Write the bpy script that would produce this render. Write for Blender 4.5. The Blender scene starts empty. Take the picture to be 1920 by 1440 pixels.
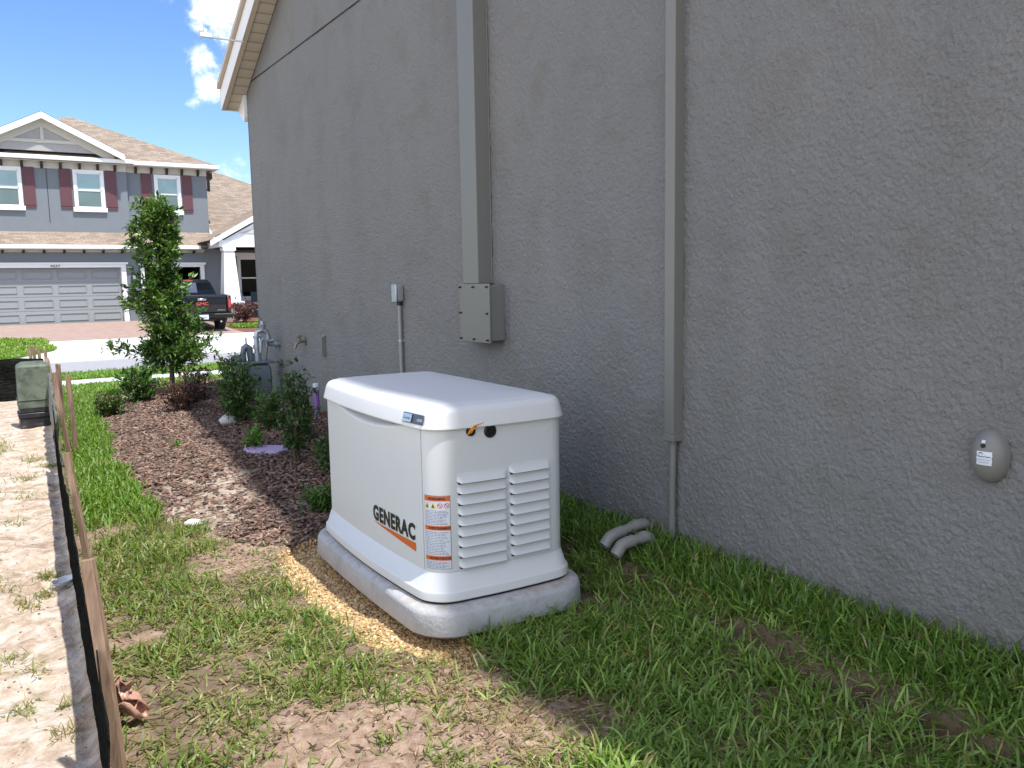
import bpy, math, random
import numpy as np
from mathutils import Vector, Matrix
R = math.radians
scene = bpy.context.scene
col = scene.collection
rng = np.random.default_rng(7)
random.seed(7)

# ---------------------------------------------------------------- camera
cam_data = bpy.data.cameras.new('camera')
cam = bpy.data.objects.new('camera', cam_data); col.objects.link(cam)
CAMZ = 1.30
cr = Vector((0.84436068, -0.53546788, -0.01814369))
cu = Vector((0.07956563, 0.09183153, 0.99259069))
cf = Vector((0.52983427, 0.83954816, -0.12014377))
m = Matrix((cr, cu, -cf)).transposed().to_4x4(); m.translation = Vector((0, 0, CAMZ))
cam.matrix_world = m
cam_data.sensor_width = 36; cam_data.lens = 36 * 1590.58 / 1920
cam_data.clip_start = 0.05; cam_data.clip_end = 3000
scene.camera = cam

# ---------------------------------------------------------------- sun and sky
SUN = Vector((0.125, -0.42, 1.0)).normalized()
elev = math.asin(SUN.z); azim = math.atan2(SUN.x, SUN.y)
sd = bpy.data.lights.new('sun', 'SUN'); sd.energy = 3.6; sd.angle = R(0.9); sd.color = (1, .965, .90)
so = bpy.data.objects.new('sun', sd); col.objects.link(so)
so.rotation_euler = SUN.to_track_quat('Z', 'Y').to_euler()
world = bpy.data.worlds.new('World'); scene.world = world; world.use_nodes = True
wn, wl = world.node_tree.nodes, world.node_tree.links
wn.clear()
wo = wn.new('ShaderNodeOutputWorld'); bg = wn.new('ShaderNodeBackground'); bg.inputs['Strength'].default_value = 0.13
sky = wn.new('ShaderNodeTexSky'); sky.sky_type = 'NISHITA'; sky.sun_disc = False
sky.sun_elevation = elev; sky.sun_rotation = azim; sky.air_density = 1.0; sky.dust_density = 0.3; sky.ozone_density = 3.5
tc = wn.new('ShaderNodeTexCoord')
def wmath(op, a, b=None, c=None):
    n = wn.new('ShaderNodeMath'); n.operation = op
    for i, v in enumerate((a, b, c)):
        if v is None: continue
        if isinstance(v, (int, float)): n.inputs[i].default_value = v
        else: wl.new(v, n.inputs[i])
    return n.outputs[0]
nz = wn.new('ShaderNodeTexNoise'); nz.inputs['Scale'].default_value = 34; nz.inputs['Detail'].default_value = 9; nz.inputs['Roughness'].default_value = .62; nz.inputs['Distortion'].default_value = .3
wl.new(tc.outputs['Generated'], nz.inputs['Vector'])
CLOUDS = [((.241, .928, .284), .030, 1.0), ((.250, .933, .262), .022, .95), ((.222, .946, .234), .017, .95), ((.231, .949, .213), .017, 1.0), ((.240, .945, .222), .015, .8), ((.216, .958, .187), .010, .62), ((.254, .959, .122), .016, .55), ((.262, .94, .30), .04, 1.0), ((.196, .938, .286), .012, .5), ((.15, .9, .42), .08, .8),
          ((-.7, -.4, .5), .7, 1.3), ((.9, -.2, .5), .5, .8), ((-.85, .35, .35), .5, 1.2), ((-.3, -.8, .45), .5, 1.1), ((-.5, .1, .85), .28, .9)]  # unseen clouds out of frame, added as fill to brighten the shaded wall
tot = None
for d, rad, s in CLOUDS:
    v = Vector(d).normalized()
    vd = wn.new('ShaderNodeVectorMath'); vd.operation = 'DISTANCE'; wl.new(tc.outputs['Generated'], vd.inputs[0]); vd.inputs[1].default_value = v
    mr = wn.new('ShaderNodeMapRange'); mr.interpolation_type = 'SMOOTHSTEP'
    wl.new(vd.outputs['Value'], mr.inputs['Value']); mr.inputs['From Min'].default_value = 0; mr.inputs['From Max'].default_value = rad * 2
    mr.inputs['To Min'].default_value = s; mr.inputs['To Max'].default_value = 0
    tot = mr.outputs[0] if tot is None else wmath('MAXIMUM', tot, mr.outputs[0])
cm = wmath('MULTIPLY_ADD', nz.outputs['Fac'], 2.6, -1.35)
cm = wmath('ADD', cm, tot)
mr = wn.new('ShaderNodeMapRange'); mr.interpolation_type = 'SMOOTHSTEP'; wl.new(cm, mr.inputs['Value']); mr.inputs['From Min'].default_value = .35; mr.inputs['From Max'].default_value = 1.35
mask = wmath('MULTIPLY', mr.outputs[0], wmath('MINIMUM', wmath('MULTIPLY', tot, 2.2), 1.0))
hs = wn.new('ShaderNodeHueSaturation'); hs.inputs['Hue'].default_value = .508; hs.inputs['Value'].default_value = .88; hs.inputs['Saturation'].default_value = 1.18; wl.new(sky.outputs[0], hs.inputs['Color'])
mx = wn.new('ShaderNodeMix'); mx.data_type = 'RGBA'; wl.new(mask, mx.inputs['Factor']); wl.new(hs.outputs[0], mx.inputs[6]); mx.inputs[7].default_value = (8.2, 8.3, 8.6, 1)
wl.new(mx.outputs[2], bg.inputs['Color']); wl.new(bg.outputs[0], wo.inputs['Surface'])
scene.view_settings.view_transform = 'Standard'; scene.view_settings.look = 'None'
scene.view_settings.exposure = 0.90; scene.view_settings.gamma = 1
scene.render.engine = 'CYCLES'
scene.cycles.max_bounces = 8; scene.cycles.diffuse_bounces = 5; scene.cycles.transparent_max_bounces = 8

# ---------------------------------------------------------------- helpers
def tag(o, label=None, cat=None, group=None, kind=None):
    if label: o['label'] = label
    if cat: o['category'] = cat
    if group: o['group'] = group
    if kind: o['kind'] = kind
    return o
def empty(name, loc=(0, 0, 0), rz=0):
    o = bpy.data.objects.new(name, None); col.objects.link(o); o.location = loc; o.rotation_euler = (0, 0, rz); o.empty_display_size = .1
    return o
class MB:
    def __init__(s): s.v = []; s.f = []
    def add(s, vs, fs):
        n = len(s.v); s.v.extend([tuple(map(float, p)) for p in vs]); s.f.extend([tuple(i + n for i in f) for f in fs]); return s
    def box(s, x0, x1, y0, y1, z0, z1):
        return s.add([(x0, y0, z0), (x1, y0, z0), (x1, y1, z0), (x0, y1, z0), (x0, y0, z1), (x1, y0, z1), (x1, y1, z1), (x0, y1, z1)],
                     [(0, 3, 2, 1), (4, 5, 6, 7), (0, 1, 5, 4), (1, 2, 6, 5), (2, 3, 7, 6), (3, 0, 4, 7)])
    def prism(s, pts, axis, a, b):
        # pts: 2D polygon; axis 'x': (y,z) extruded x; 'y': (x,z); 'z': (x,y)
        def P(p, t): return {'x': (t, p[0], p[1]), 'y': (p[0], t, p[1]), 'z': (p[0], p[1], t)}[axis]
        n = len(pts); A = [P(p, a) for p in pts]; B = [P(p, b) for p in pts]
        return s.add(A + B, [tuple(range(n))[::-1], tuple(range(n, 2 * n))] + [(i, (i + 1) % n, n + (i + 1) % n, n + i) for i in range(n)])
    def tube(s, path, rad, n=10, cap=True):
        path = [Vector(p) for p in path]; rads = rad if isinstance(rad, (list, tuple)) else [rad] * len(path)
        rings = []; prev = None
        for i, p in enumerate(path):
            d = (path[min(i + 1, len(path) - 1)] - path[max(i - 1, 0)]).normalized()
            if prev is None:
                u = d.orthogonal().normalized()
            else:
                u = (prev - d * prev.dot(d)).normalized()
            prev = u; w = d.cross(u)
            rings.append([p + (u * math.cos(2 * math.pi * k / n) + w * math.sin(2 * math.pi * k / n)) * rads[i] for k in range(n)])
        vs = [q for r in rings for q in r]; fs = []
        for i in range(len(rings) - 1):
            for k in range(n): fs.append((i * n + k, i * n + (k + 1) % n, (i + 1) * n + (k + 1) % n, (i + 1) * n + k))
        if cap: fs += [tuple(range(n))[::-1], tuple(range((len(rings) - 1) * n, len(rings) * n))]
        return s.add(vs, fs)
    def loft(s, rings, cap0=True, cap1=True):
        n = len(rings[0]); vs = [q for r in rings for q in r]; fs = []
        for i in range(len(rings) - 1):
            for k in range(n): fs.append((i * n + k, i * n + (k + 1) % n, (i + 1) * n + (k + 1) % n, (i + 1) * n + k))
        if cap0: fs.append(tuple(range(n))[::-1])
        if cap1: fs.append(tuple(range((len(rings) - 1) * n, len(rings) * n)))
        return s.add(vs, fs)
    def grid(s, P, closed=False):
        n, k = len(P), len(P[0]); vs = [q for r in P for q in r]
        return s.add(vs, [(i * k + j, i * k + j + 1, (i + 1) * k + j + 1, (i + 1) * k + j) for i in range(n - 1) for j in range(k - 1)])
    def build(s, name, mt, parent=None, bevel=0, smooth=None, seg=2, recalc=True):
        me = bpy.data.meshes.new(name); me.from_pydata(s.v, [], s.f)
        if recalc:
            import bmesh
            bm = bmesh.new(); bm.from_mesh(me); bmesh.ops.recalc_face_normals(bm, faces=bm.faces); bm.to_mesh(me); bm.free()
        o = bpy.data.objects.new(name, me); col.objects.link(o); me.materials.append(mt)
        if parent: o.parent = parent
        if bevel:
            b = o.modifiers.new('bevel', 'BEVEL'); b.width = bevel; b.segments = seg; b.limit_method = 'ANGLE'; b.angle_limit = R(35)
        if smooth is not None or bevel:
            me.polygons.foreach_set('use_smooth', [True] * len(me.polygons))
            me.set_sharp_from_angle(angle=R(smooth or 35))
        return o
def np_mesh(name, V, F, mt, cols=None, parent=None, smooth=False, attr='Col'):
    """V (n,3), F (m,k) arrays; cols per-vertex rgba"""
    me = bpy.data.meshes.new(name); n = len(V); mm, k = F.shape
    me.vertices.add(n); me.vertices.foreach_set('co', V.astype(np.float32).ravel())
    me.loops.add(mm * k); me.loops.foreach_set('vertex_index', F.astype(np.int32).ravel())
    me.polygons.add(mm); me.polygons.foreach_set('loop_start', (np.arange(mm) * k).astype(np.int32)); me.polygons.foreach_set('loop_total', np.full(mm, k, np.int32))
    if smooth: me.polygons.foreach_set('use_smooth', [True] * mm)
    me.update(calc_edges=True)
    if cols is not None:
        a = me.color_attributes.new(attr, 'FLOAT_COLOR', 'POINT'); a.data.foreach_set('color', cols.astype(np.float32).ravel())
    o = bpy.data.objects.new(name, me); col.objects.link(o); me.materials.append(mt)
    if parent: o.parent = parent
    return o

# ---------------------------------------------------------------- materials
class MT:
    def __init__(s, name):
        s.m = bpy.data.materials.new(name); s.m.use_nodes = True; s.n = s.m.node_tree.nodes; s.l = s.m.node_tree.links
        s.b = s.n['Principled BSDF']; s.out = s.n['Material Output']; s.tc = s.n.new('ShaderNodeTexCoord')
    def node(s, t, **k):
        n = s.n.new(t)
        for a, v in k.items(): setattr(n, a, v)
        return n
    def setv(s, n, **k):
        for a, v in k.items():
            i = n.inputs[a.replace('_', ' ')]
            if isinstance(v, bpy.types.NodeSocket): s.l.new(v, i)
            else: i.default_value = v
        return n
    def noise(s, scale, detail=4, rough=.55, dist=0, vec=None, w='Fac'):
        n = s.node('ShaderNodeTexNoise'); s.setv(n, Scale=scale, Detail=detail, Roughness=rough, Distortion=dist)
        s.l.new(vec or s.tc.outputs['Object'], n.inputs['Vector']); return n.outputs[w]
    def ramp(s, fac, stops):
        r = s.node('ShaderNodeValToRGB'); s.l.new(fac, r.inputs[0]); e = r.color_ramp.elements
        while len(e) > 1: e.remove(e[-1])
        e[0].position = stops[0][0]; e[0].color = (*stops[0][1], 1) if len(stops[0][1]) == 3 else stops[0][1]
        for p, c in stops[1:]:
            q = e.new(p); q.color = (*c, 1)
        return r.outputs[0]
    def math(s, op, a, b=None, c=None, clamp=False):
        n = s.node('ShaderNodeMath', operation=op, use_clamp=clamp)
        for i, v in enumerate((a, b, c)):
            if v is None: continue
            if isinstance(v, (int, float)): n.inputs[i].default_value = v
            else: s.l.new(v, n.inputs[i])
        return n.outputs[0]
    def mix(s, fac, a, b, mode='MIX'):
        n = s.node('ShaderNodeMix', data_type='RGBA', blend_type=mode)
        for i, v in ((0, fac), (6, a), (7, b)):
            if isinstance(v, (int, float)): n.inputs[i].default_value = v
            elif isinstance(v, (tuple, list)): n.inputs[i].default_value = (*v[:3], 1)
            else: s.l.new(v, n.inputs[i])
        return n.outputs[2]
    def mapping(s, scale=(1, 1, 1), rot=(0, 0, 0), vec=None):
        n = s.node('ShaderNodeMapping'); n.inputs['Scale'].default_value = scale; n.inputs['Rotation'].default_value = rot
        s.l.new(vec or s.tc.outputs['Object'], n.inputs['Vector']); return n.outputs[0]
    def color(s, c):
        i = s.b.inputs['Base Color']
        if isinstance(c, (tuple, list)): i.default_value = (*c[:3], 1)
        else: s.l.new(c, i)
    def bump(s, h, dist=.003, strength=1.0, normal=None):
        n = s.node('ShaderNodeBump'); n.inputs['Distance'].default_value = dist; n.inputs['Strength'].default_value = strength
        s.l.new(h, n.inputs['Height'])
        if normal: s.l.new(normal, n.inputs['Normal'])
        s.l.new(n.outputs[0], s.b.inputs['Normal']); return n.outputs[0]
    def p(s, **k): s.setv(s.b, **k); return s
def simple(name, c, rough=.5, metal=0, var=.12, scale=8, bump=0, bscale=60, spec=.5, coat=0):
    t = MT(name); t.p(Roughness=rough, Metallic=metal); t.b.inputs['Specular IOR Level'].default_value = spec
    if coat: t.b.inputs['Coat Weight'].default_value = coat; t.b.inputs['Coat Roughness'].default_value = .08
    n = t.noise(scale, 5, .6)
    t.color(t.mix(n, tuple(x * (1 - var) for x in c), tuple(min(1, x * (1 + var)) for x in c)))
    if bump: t.bump(t.noise(bscale, 4), bump)
    return t.m

def stucco_mat(name, c1, c2, sc=1.0, dist=.006):
    t = MT(name); t.p(Roughness=.78); t.b.inputs['Specular IOR Level'].default_value = .35
    big = t.noise(.9, 5, .6, .3); mid = t.noise(3.2, 4, .6)
    c = t.mix(big, c1, c2)
    st = t.noise(1.6, 3, .5, 0, t.mapping((1.5, 1.5, .25)))
    c = t.mix(t.math('MULTIPLY', t.ramp(st, [(.5, (0, 0, 0)), (.75, (1, 1, 1))]), .35), c, tuple(x * .82 for x in c1))
    c = t.mix(t.math('MULTIPLY', t.ramp(mid, [(.50, (0, 0, 0)), (.68, (1, 1, 1))]), .38), c, (.165, .158, .133))
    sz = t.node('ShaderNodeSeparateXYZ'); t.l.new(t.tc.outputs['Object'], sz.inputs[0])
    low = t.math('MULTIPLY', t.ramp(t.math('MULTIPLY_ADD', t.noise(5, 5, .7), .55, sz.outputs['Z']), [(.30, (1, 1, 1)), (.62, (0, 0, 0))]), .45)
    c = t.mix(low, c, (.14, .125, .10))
    fl = t.noise(2.2, 5, .7, .2, t.mapping((1, 1, .6))); c = t.mix(t.math('MULTIPLY', t.ramp(fl, [(.55, (0, 0, 0)), (.66, (1, 1, 1))]), .22), c, (.25, .25, .245))
    t.color(c)
    a = t.noise(88 * sc, 4, .62, .35); a = t.ramp(a, [(.36, (0, 0, 0)), (.66, (1, 1, 1))])
    b = t.noise(190 * sc, 3, .6, .4)
    c3 = t.noise(34 * sc, 2, .5)
    h = t.math('ADD', t.math('MULTIPLY_ADD', b, .45, a), t.math('MULTIPLY', c3, .9))
    t.bump(h, dist, 1.0); return t.m
M = {}
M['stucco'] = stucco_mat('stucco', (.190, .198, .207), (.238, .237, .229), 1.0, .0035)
M['far_stucco'] = simple('far_stucco', (.175, .195, .22), .8, 0, .07, 3, .003, 40)
M['trim_cream'] = simple('trim_cream', (.62, .57, .47), .5, 0, .05)
M['soffit'] = simple('soffit', (.60, .54, .42), .55, 0, .05)
t = MT('soffit_panel'); t.p(Roughness=.55)
w_ = t.node('ShaderNodeTexWave', wave_type='BANDS', bands_direction='Y', wave_profile='SIN'); w_.inputs['Scale'].default_value = 2.9; t.l.new(t.tc.outputs['Object'], w_.inputs['Vector'])
g_ = t.ramp(w_.outputs['Fac'], [(.0, (.22, .18, .12)), (.03, (.52, .48, .40)), (1, (.54, .50, .42))]); t.color(g_); t.bump(w_.outputs['Fac'], .004); M['soffit'] = t.m
M['trim_white'] = simple('trim_white', (.80, .80, .80), .5, 0, .03)
M['far_cream'] = simple('far_cream', (.52, .50, .45), .6, 0, .04)
M['duct'] = simple('duct_paint', (.18, .181, .165), .42, 0, .05, 5, .0006, 90)
M['pipe_grey'] = simple('pipe_grey', (.27, .28, .285), .45, 0, .1, 20)
M['pvc'] = simple('pvc_grey', (.25, .245, .23), .35, 0, .15, 25)
M['screw'] = simple('screw', (.03, .03, .035), .4, .7)
M['galv'] = simple('galvanised', (.42, .47, .52), .38, .7, .15, 30)
M['meter'] = simple('meter_grey', (.16, .19, .23), .42, .2, .15, 15, .001, 60)
M['brass'] = simple('brass', (.22, .18, .13), .4, .6, .3, 30)
M['gen_white'] = simple('enclosure_paint', (.665, .69, .70), .34, 0, .02, 4, .00025, 420)
M['lid_white'] = simple('lid_plastic', (.72, .73, .735), .42, 0, .02, 5, .00035, 500)
M['black_rubber'] = simple('black_rubber', (.012, .012, .012), .35)
M['gap_dark'] = simple('gap_dark', (.02, .02, .022), .8)
M['logo_black'] = simple('logo_black', (.012, .014, .012), .45)
M['logo_orange'] = simple('logo_orange', (.62, .13, .025), .45)
M['label_white'] = simple('label_white', (.66, .70, .78), .4)
M['label_ink'] = simple('label_ink', (.16, .18, .28), .5)
M['label_yellow'] = simple('label_yellow', (.75, .6, .03), .5)
M['label_red'] = simple('label_red', (.65, .06, .08), .5)
M['badge_dark'] = simple('badge_dark', (.05, .065, .10), .3)
M['badge_light'] = simple('badge_light', (.45, .52, .6), .25, .6)
M['orange_tag'] = simple('orange_tag', (.85, .33, .03), .4)
M['purple'] = simple('purple_pipe', (.23, .12, .36), .5, 0, .12, 12)
M['lavender'] = simple('lavender_plastic', (.47, .37, .58), .6, 0, .12, 10)
M['rock'] = simple('white_rock', (.62, .61, .60), .9, 0, .2, 14, .01, 30)
M['wood'] = None
M['maroon'] = simple('maroon_paint', (.115, .042, .05), .55, 0, .08)
M['brown'] = simple('brown_wood', (.035, .018, .014), .6)
M['garage'] = simple('garage_paint', (.27, .29, .30), .55, 0, .03)
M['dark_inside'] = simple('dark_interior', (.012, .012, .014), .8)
M['truck'] = simple('truck_black', (.003, .003, .0035), .22, 0, .1, 8, 0, 60, .35, .25)
M['chrome'] = simple('chrome', (.6, .62, .65), .15, 1)
M['tyre'] = simple('tyre', (.018, .018, .018), .8)
M['rim'] = simple('rim', (.4, .4, .42), .3, .8)
M['plate'] = simple('plate_white', (.62, .68, .76), .4)
M['box_green'] = None
M['fabric'] = None
def glass(name, c, rough=.05):
    t = MT(name); t.p(Roughness=rough, Metallic=0); t.b.inputs['Specular IOR Level'].default_value = .9
    n = t.noise(.8, 4, .6, .5)
    t.color(t.mix(n, tuple(x * .6 for x in c), tuple(x * 1.5 for x in c))); return t.m
M['glass_green'] = glass('window_glass', (.11, .15, .14)); M['glass_blind'] = glass('window_blind', (.26, .37, .38), .12); M['glass_dark'] = glass('dark_glass', (.006, .007, .008), .06); M['glass_dark'].node_tree.nodes['Principled BSDF'].inputs['Specular IOR Level'].default_value = .06
# brake light: a red plastic lens
M['red_lens'] = simple('red_lens', (.42, .05, .055), .25); M['red_dark'] = simple('red_dark', (.16, .012, .014), .2)

t = MT('stake_wood'); t.p(Roughness=.8)
n = t.noise(9, 5, .6, .4, t.mapping((6, 6, .7))); t.color(t.ramp(n, [(.25, (.12, .075, .05)), (.5, (.25, .165, .11)), (.75, (.36, .265, .19))])); t.bump(n, .002)
M['wood'] = t.m
t = MT('box_green'); t.p(Roughness=.6)
n = t.noise(9, 5, .65, .5); t.color(t.ramp(n, [(.33, (.035, .046, .03)), (.5, (.08, .10, .072)), (.7, (.12, .145, .105))])); t.bump(n, .002)
M['box_green'] = t.m
t = MT('box_black'); t.p(Roughness=.4)
n = t.noise(11, 6, .7, .2, t.mapping((1, 1, 3))); t.color(t.ramp(n, [(.5, (.012, .012, .014)), (.62, (.04, .04, .042)), (.72, (.22, .21, .2))])); M['box_black'] = t.m
t = MT('silt_fabric'); t.p(Roughness=.6); t.b.inputs['Specular IOR Level'].default_value = 0
n = t.noise(14, 4, .6, .3, t.mapping((1, 1, 6))); t.color(t.ramp(n, [(.4, (.008, .008, .008)), (.7, (.022, .024, .02))])); t.bump(t.noise(9, 4, .6, .6, t.mapping((1, 1, 5))), .03); M['fabric'] = t.m
t = MT('silt_grey'); t.p(Roughness=.6)
n = t.noise(10, 4); t.color(t.ramp(n, [(.3, (.10, .115, .10)), (.7, (.17, .18, .155))])); M['fabric_grey'] = t.m
t = MT('concrete_pad'); t.p(Roughness=.85)
n = t.noise(6, 6, .65, .3); n2 = t.noise(28, 5, .7)
c = t.ramp(n, [(.3, (.38, .385, .40)), (.55, (.50, .505, .52)), (.75, (.44, .43, .42))])
geo = t.node('ShaderNodeNewGeometry'); sx = t.node('ShaderNodeSeparateXYZ'); t.l.new(geo.outputs['Normal'], sx.inputs[0])
up = t.math('MULTIPLY', t.ramp(sx.outputs['Z'], [(.5, (0, 0, 0)), (.9, (1, 1, 1))]), t.ramp(n2, [(.42, (0, 0, 0)), (.6, (1, 1, 1))]))
c = t.mix(t.math('MULTIPLY', up, .55), c, (.36, .28, .20)); t.color(c); t.bump(t.math('ADD', t.noise(90, 5, .7), t.math('MULTIPLY', t.noise(14, 4, .6), 3.0)), .003); M['pad'] = t.m
t = MT('crumpled_plastic'); t.p(Roughness=.35)
t.color(t.mix(t.noise(10, 4), (.32, .16, .11), (.58, .36, .27))); t.bump(t.noise(22, 3, .5, 1), .01); M['bag'] = t.m
M['white_plastic'] = simple('white_plastic', (.6, .63, .66), .4, 0, .1, 20)

def shingle(name, rot=0):
    t = MT(name); t.p(Roughness=.9)
    sp = t.node('ShaderNodeSeparateXYZ'); t.l.new(t.tc.outputs['Object'], sp.inputs[0])
    cb = t.node('ShaderNodeCombineXYZ')
    t.l.new(sp.outputs['X' if not rot else 'Y'], cb.inputs[0]); t.l.new(t.math('MULTIPLY', sp.outputs['Z'], 2.2), cb.inputs[1])
    br = t.node('ShaderNodeTexBrick'); t.l.new(cb.outputs[0], br.inputs['Vector'])
    t.setv(br, Scale=1.0, Color1=(.15, .115, .085, 1), Color2=(.34, .27, .205, 1), Mortar=(.12, .09, .07, 1)); br.inputs['Mortar Size'].default_value = .012
    br.inputs['Brick Width'].default_value = .30; br.inputs['Row Height'].default_value = .15; br.inputs['Bias'].default_value = .05; br.offset = .37
    c = t.mix(.35, br.outputs['Color'], t.mix(t.noise(14, 3), (.17, .13, .10), (.34, .275, .215)))
    t.color(c); t.bump(br.outputs['Fac'], .01, .5); return t.m
M['shingle'] = shingle('shingles'); M['shingle_side'] = shingle('shingles_side', 1)

# ---------------------------------------------------------------- terrain
def sstep(a, b, x):
    t = np.clip((x - a) / (b - a), 0, 1); return t * t * (3 - 2 * t)
def vnoise(x, y, freq, seed):
    r = np.random.default_rng(seed).random((256, 256)); X = x * freq + 1000.3; Y = y * freq + 1000.7
    xi = np.floor(X).astype(int); yi = np.floor(Y).astype(int); fx = X - xi; fy = Y - yi
    fx = fx * fx * (3 - 2 * fx); fy = fy * fy * (3 - 2 * fy)
    a = r[xi % 256, yi % 256]; b = r[(xi + 1) % 256, yi % 256]; c = r[xi % 256, (yi + 1) % 256]; d = r[(xi + 1) % 256, (yi + 1) % 256]
    return (a * (1 - fx) + b * fx) * (1 - fy) + (c * (1 - fx) + d * fx) * fy
def fbm(x, y, freq, seed, oct=4):
    s = 0; a = 1; t = 0
    for i in range(oct): s = s + a * vnoise(x, y, freq * 2 ** i, seed + i); t += a; a *= .5
    return s / t
def fence_x(y): return .205 + .054 * (y - 2.4)
E1 = (.82, -.573); E2 = (.573, .82)
# bare patches: centre x,y, half width across the view, half depth, strength
BARE = [(.60, 2.16, .16, .09, .9), (.98, 3.35, .10, .07, .6), (.62, 3.0, .09, .05, .6), (1.12, 2.95, .07, .05, .5), (1.0, 2.12, .60, .25, 1), (.72, 2.05, .34, .14, 1), (1.38, 1.98, .26, .2, 1), (1.2, 2.36, .26, .12, .95), (1.33, 2.45, .13, .09, .9), (.40, 3.32, .13, .08, 1), (1.06, 4.12, .27, .40, .9),
        (.47, 4.85, .09, .35, .9), (2.13, 3.05, .1, .16, .9), (.56, 2.38, .12, .05, .6),
        (2.0, 1.66, .07, .035, .6), (.36, 2.93, .07, .05, .7), (1.75, 2.2, .05, .03, .5), (.85, 3.62, .10, .07, .5), (1.15, 2.75, .12, .05, .6), (.78, 2.75, .1, .04, .45)]
TRENCH = [(2.17, 1.98, .055, .26), (2.16, 1.30, .06, .24), (2.20, 2.62, .045, .12), (2.12, 1.66, .03, .10)]
def bare(x, y):
    w = np.zeros_like(x)
    kx_ = x + (fbm(x, y, 13, 53) - .5) * .12; ky_ = y + (fbm(x, y, 11, 63) - .5) * .16
    for cx, cy, ra, rb in TRENCH: w = np.maximum(w, (1 - sstep(.7, 1.25, np.sqrt(((kx_ - cx) / ra) ** 2 + ((ky_ - cy) / rb) ** 2))) * sstep(.36, .52, fbm(x, y, 10, 67)))
    jx = x + (fbm(x, y, 9, 51) - .5) * .16; jy = y + (fbm(x, y, 9, 61) - .5) * .16
    for cx, cy, ra, rb, s in BARE:
        a = (jx - cx) * E1[0] + (jy - cy) * E1[1]; b = (jx - cx) * E2[0] + (jy - cy) * E2[1]
        w = np.maximum(w, s * (1 - sstep(.6, 1.25, np.sqrt((a / ra) ** 2 + (b / rb) ** 2))))
    return w
def mulch_edge(y):  # left edge of planting bed
    return np.interp(y, [3.9, 4.3, 5.0, 6.3, 7.3, 9.3, 11.5], [1.5, 1.12, .82, .80, .84, 1.02, 1.2])
def bed(x, y):
    e = mulch_edge(y) + (fbm(x, y, 5, 71) - .5) * .22
    return sstep(-.06, .06, x - e) * sstep(4.05, 4.35, y + (fbm(x, y, 6, 77) - .5) * .4) * (1 - sstep(11.2, 11.5, y + .3 * (fbm(x, y, 3, 79) - .5)))
def gravel_w(x, y):
    jx = x + (fbm(x, y, 12, 81) - .5) * .10
    left = np.interp(y, [2.3, 2.45, 2.7, 3.2, 3.8, 4.1, 4.25], [1.46, 1.34, 1.16, 1.08, 1.11, 1.2, 1.42])
    return sstep(-.03, .03, jx - left) * (1 - sstep(1.42, 1.5, x + (2.7 - y) * .3)) * sstep(2.38, 2.45, y + (fbm(x, y, 14, 83) - .5) * .08) * (1 - sstep(4.08, 4.2, y))
def hgt(x, y, fine=True):
    z = np.interp(y, [0, 9, 11, 13.5, 15, 18, 22.8, 23.4, 29.5, 31, 36.9, 60], [0, 0, -.02, -.15, -.24, -.29, -.44, -.36, -.34, -.30, -.02, 0.0])
    near = 1 - sstep(10, 13, y)
    z = z + near * .148 * sstep(1.9, 2.5, x) * (x > 0)
    z = z + near * .05 * sstep(4.6, 6.5, y) * sstep(.9, 1.6, x)
    z = z - .045 * near * (1 - sstep(-.04, .03, x - fence_x(y)))
    g = gravel_w(x, y); z = z - .045 * g
    if fine:
        nn = 1 - sstep(6, 12, y)
        b = bare(x, y); bd = bed(x, y)
        sand = 1 - sstep(-.03, .03, x - fence_x(y))
        z = z + nn * ((fbm(x, y, 2.2, 11, 3) - .5) * .05 + (fbm(x, y, 14, 21, 4) - .5) * .022 * (b + .5 * (1 - sand)) + (np.abs(fbm(x, y, 30, 31, 3) - .5)) * -.030 * np.clip(b + .3, 0, 1) * (1 - sand * .7) + (fbm(x, y, 60, 37, 2) - .5) * .008 * np.clip(b + .3, 0, 1))
        z = z - .045 * nn * b * (x > 1.7)
        z = z + nn * sand * ((fbm(x, y, 5, 131, 3) - .5) * .045 - sstep(.62, .72, fbm(x, y, 4.5, 141, 2)) * .018)
    return z
def axis(parts):
    out = []
    for a, b, st in parts: out.append(np.arange(a, b, st))
    return np.concatenate(out)
xs = axis([(-400, -60, 40), (-60, -8, 4), (-8, -1, .5), (-1, -.1, .05), (-.1, 2.7, .0125), (2.7, 4, .1), (4, 14, .5), (14, 60, 4), (60, 401, 40)])
ys = axis([(-60, 0, 6), (0, 1, .1), (1, 5.6, .0125), (5.6, 9, .03), (9, 18, .12), (18, 40, .5), (40, 100, 6), (100, 801, 50)])
X, Y = np.meshgrid(xs, ys, indexing='ij'); nx, ny = X.shape
Z = hgt(X, Y)
under = (Y > 14.9) & (Y < 40); Z = np.where(under, Z - .06, Z)
V = np.stack([X, Y, Z], -1).reshape(-1, 3)
idx = np.arange(nx * ny).reshape(nx, ny)
F = np.stack([idx[:-1, :-1], idx[1:, :-1], idx[1:, 1:], idx[:-1, 1:]], -1).reshape(-1, 4)
sandw = 1 - sstep(-.02, .03, X - fence_x(Y)); sandw = sandw * (1 - sstep(12.4, 12.7, Y))
pale_ = bed(X, Y) * (1 - sstep(.35, .95, np.sqrt(((X - 1.12 - (Y - 5.2) * .32) / .44) ** 2 + ((Y - 5.2) / 1.55) ** 2) + (fbm(X, Y, 8, 111) - .5) * 1.1)) * (Y < 9)
sandw = np.maximum(sandw, .75 * pale_)
C4 = np.stack([sandw, bed(X, Y), np.clip(np.maximum(bare(X, Y), .55 * (1 - sstep(.02, .12, np.abs(X - fence_x(Y) - .06))) * (Y < 6)), 0, 1), gravel_w(X, Y)], -1).reshape(-1, 4)
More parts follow.
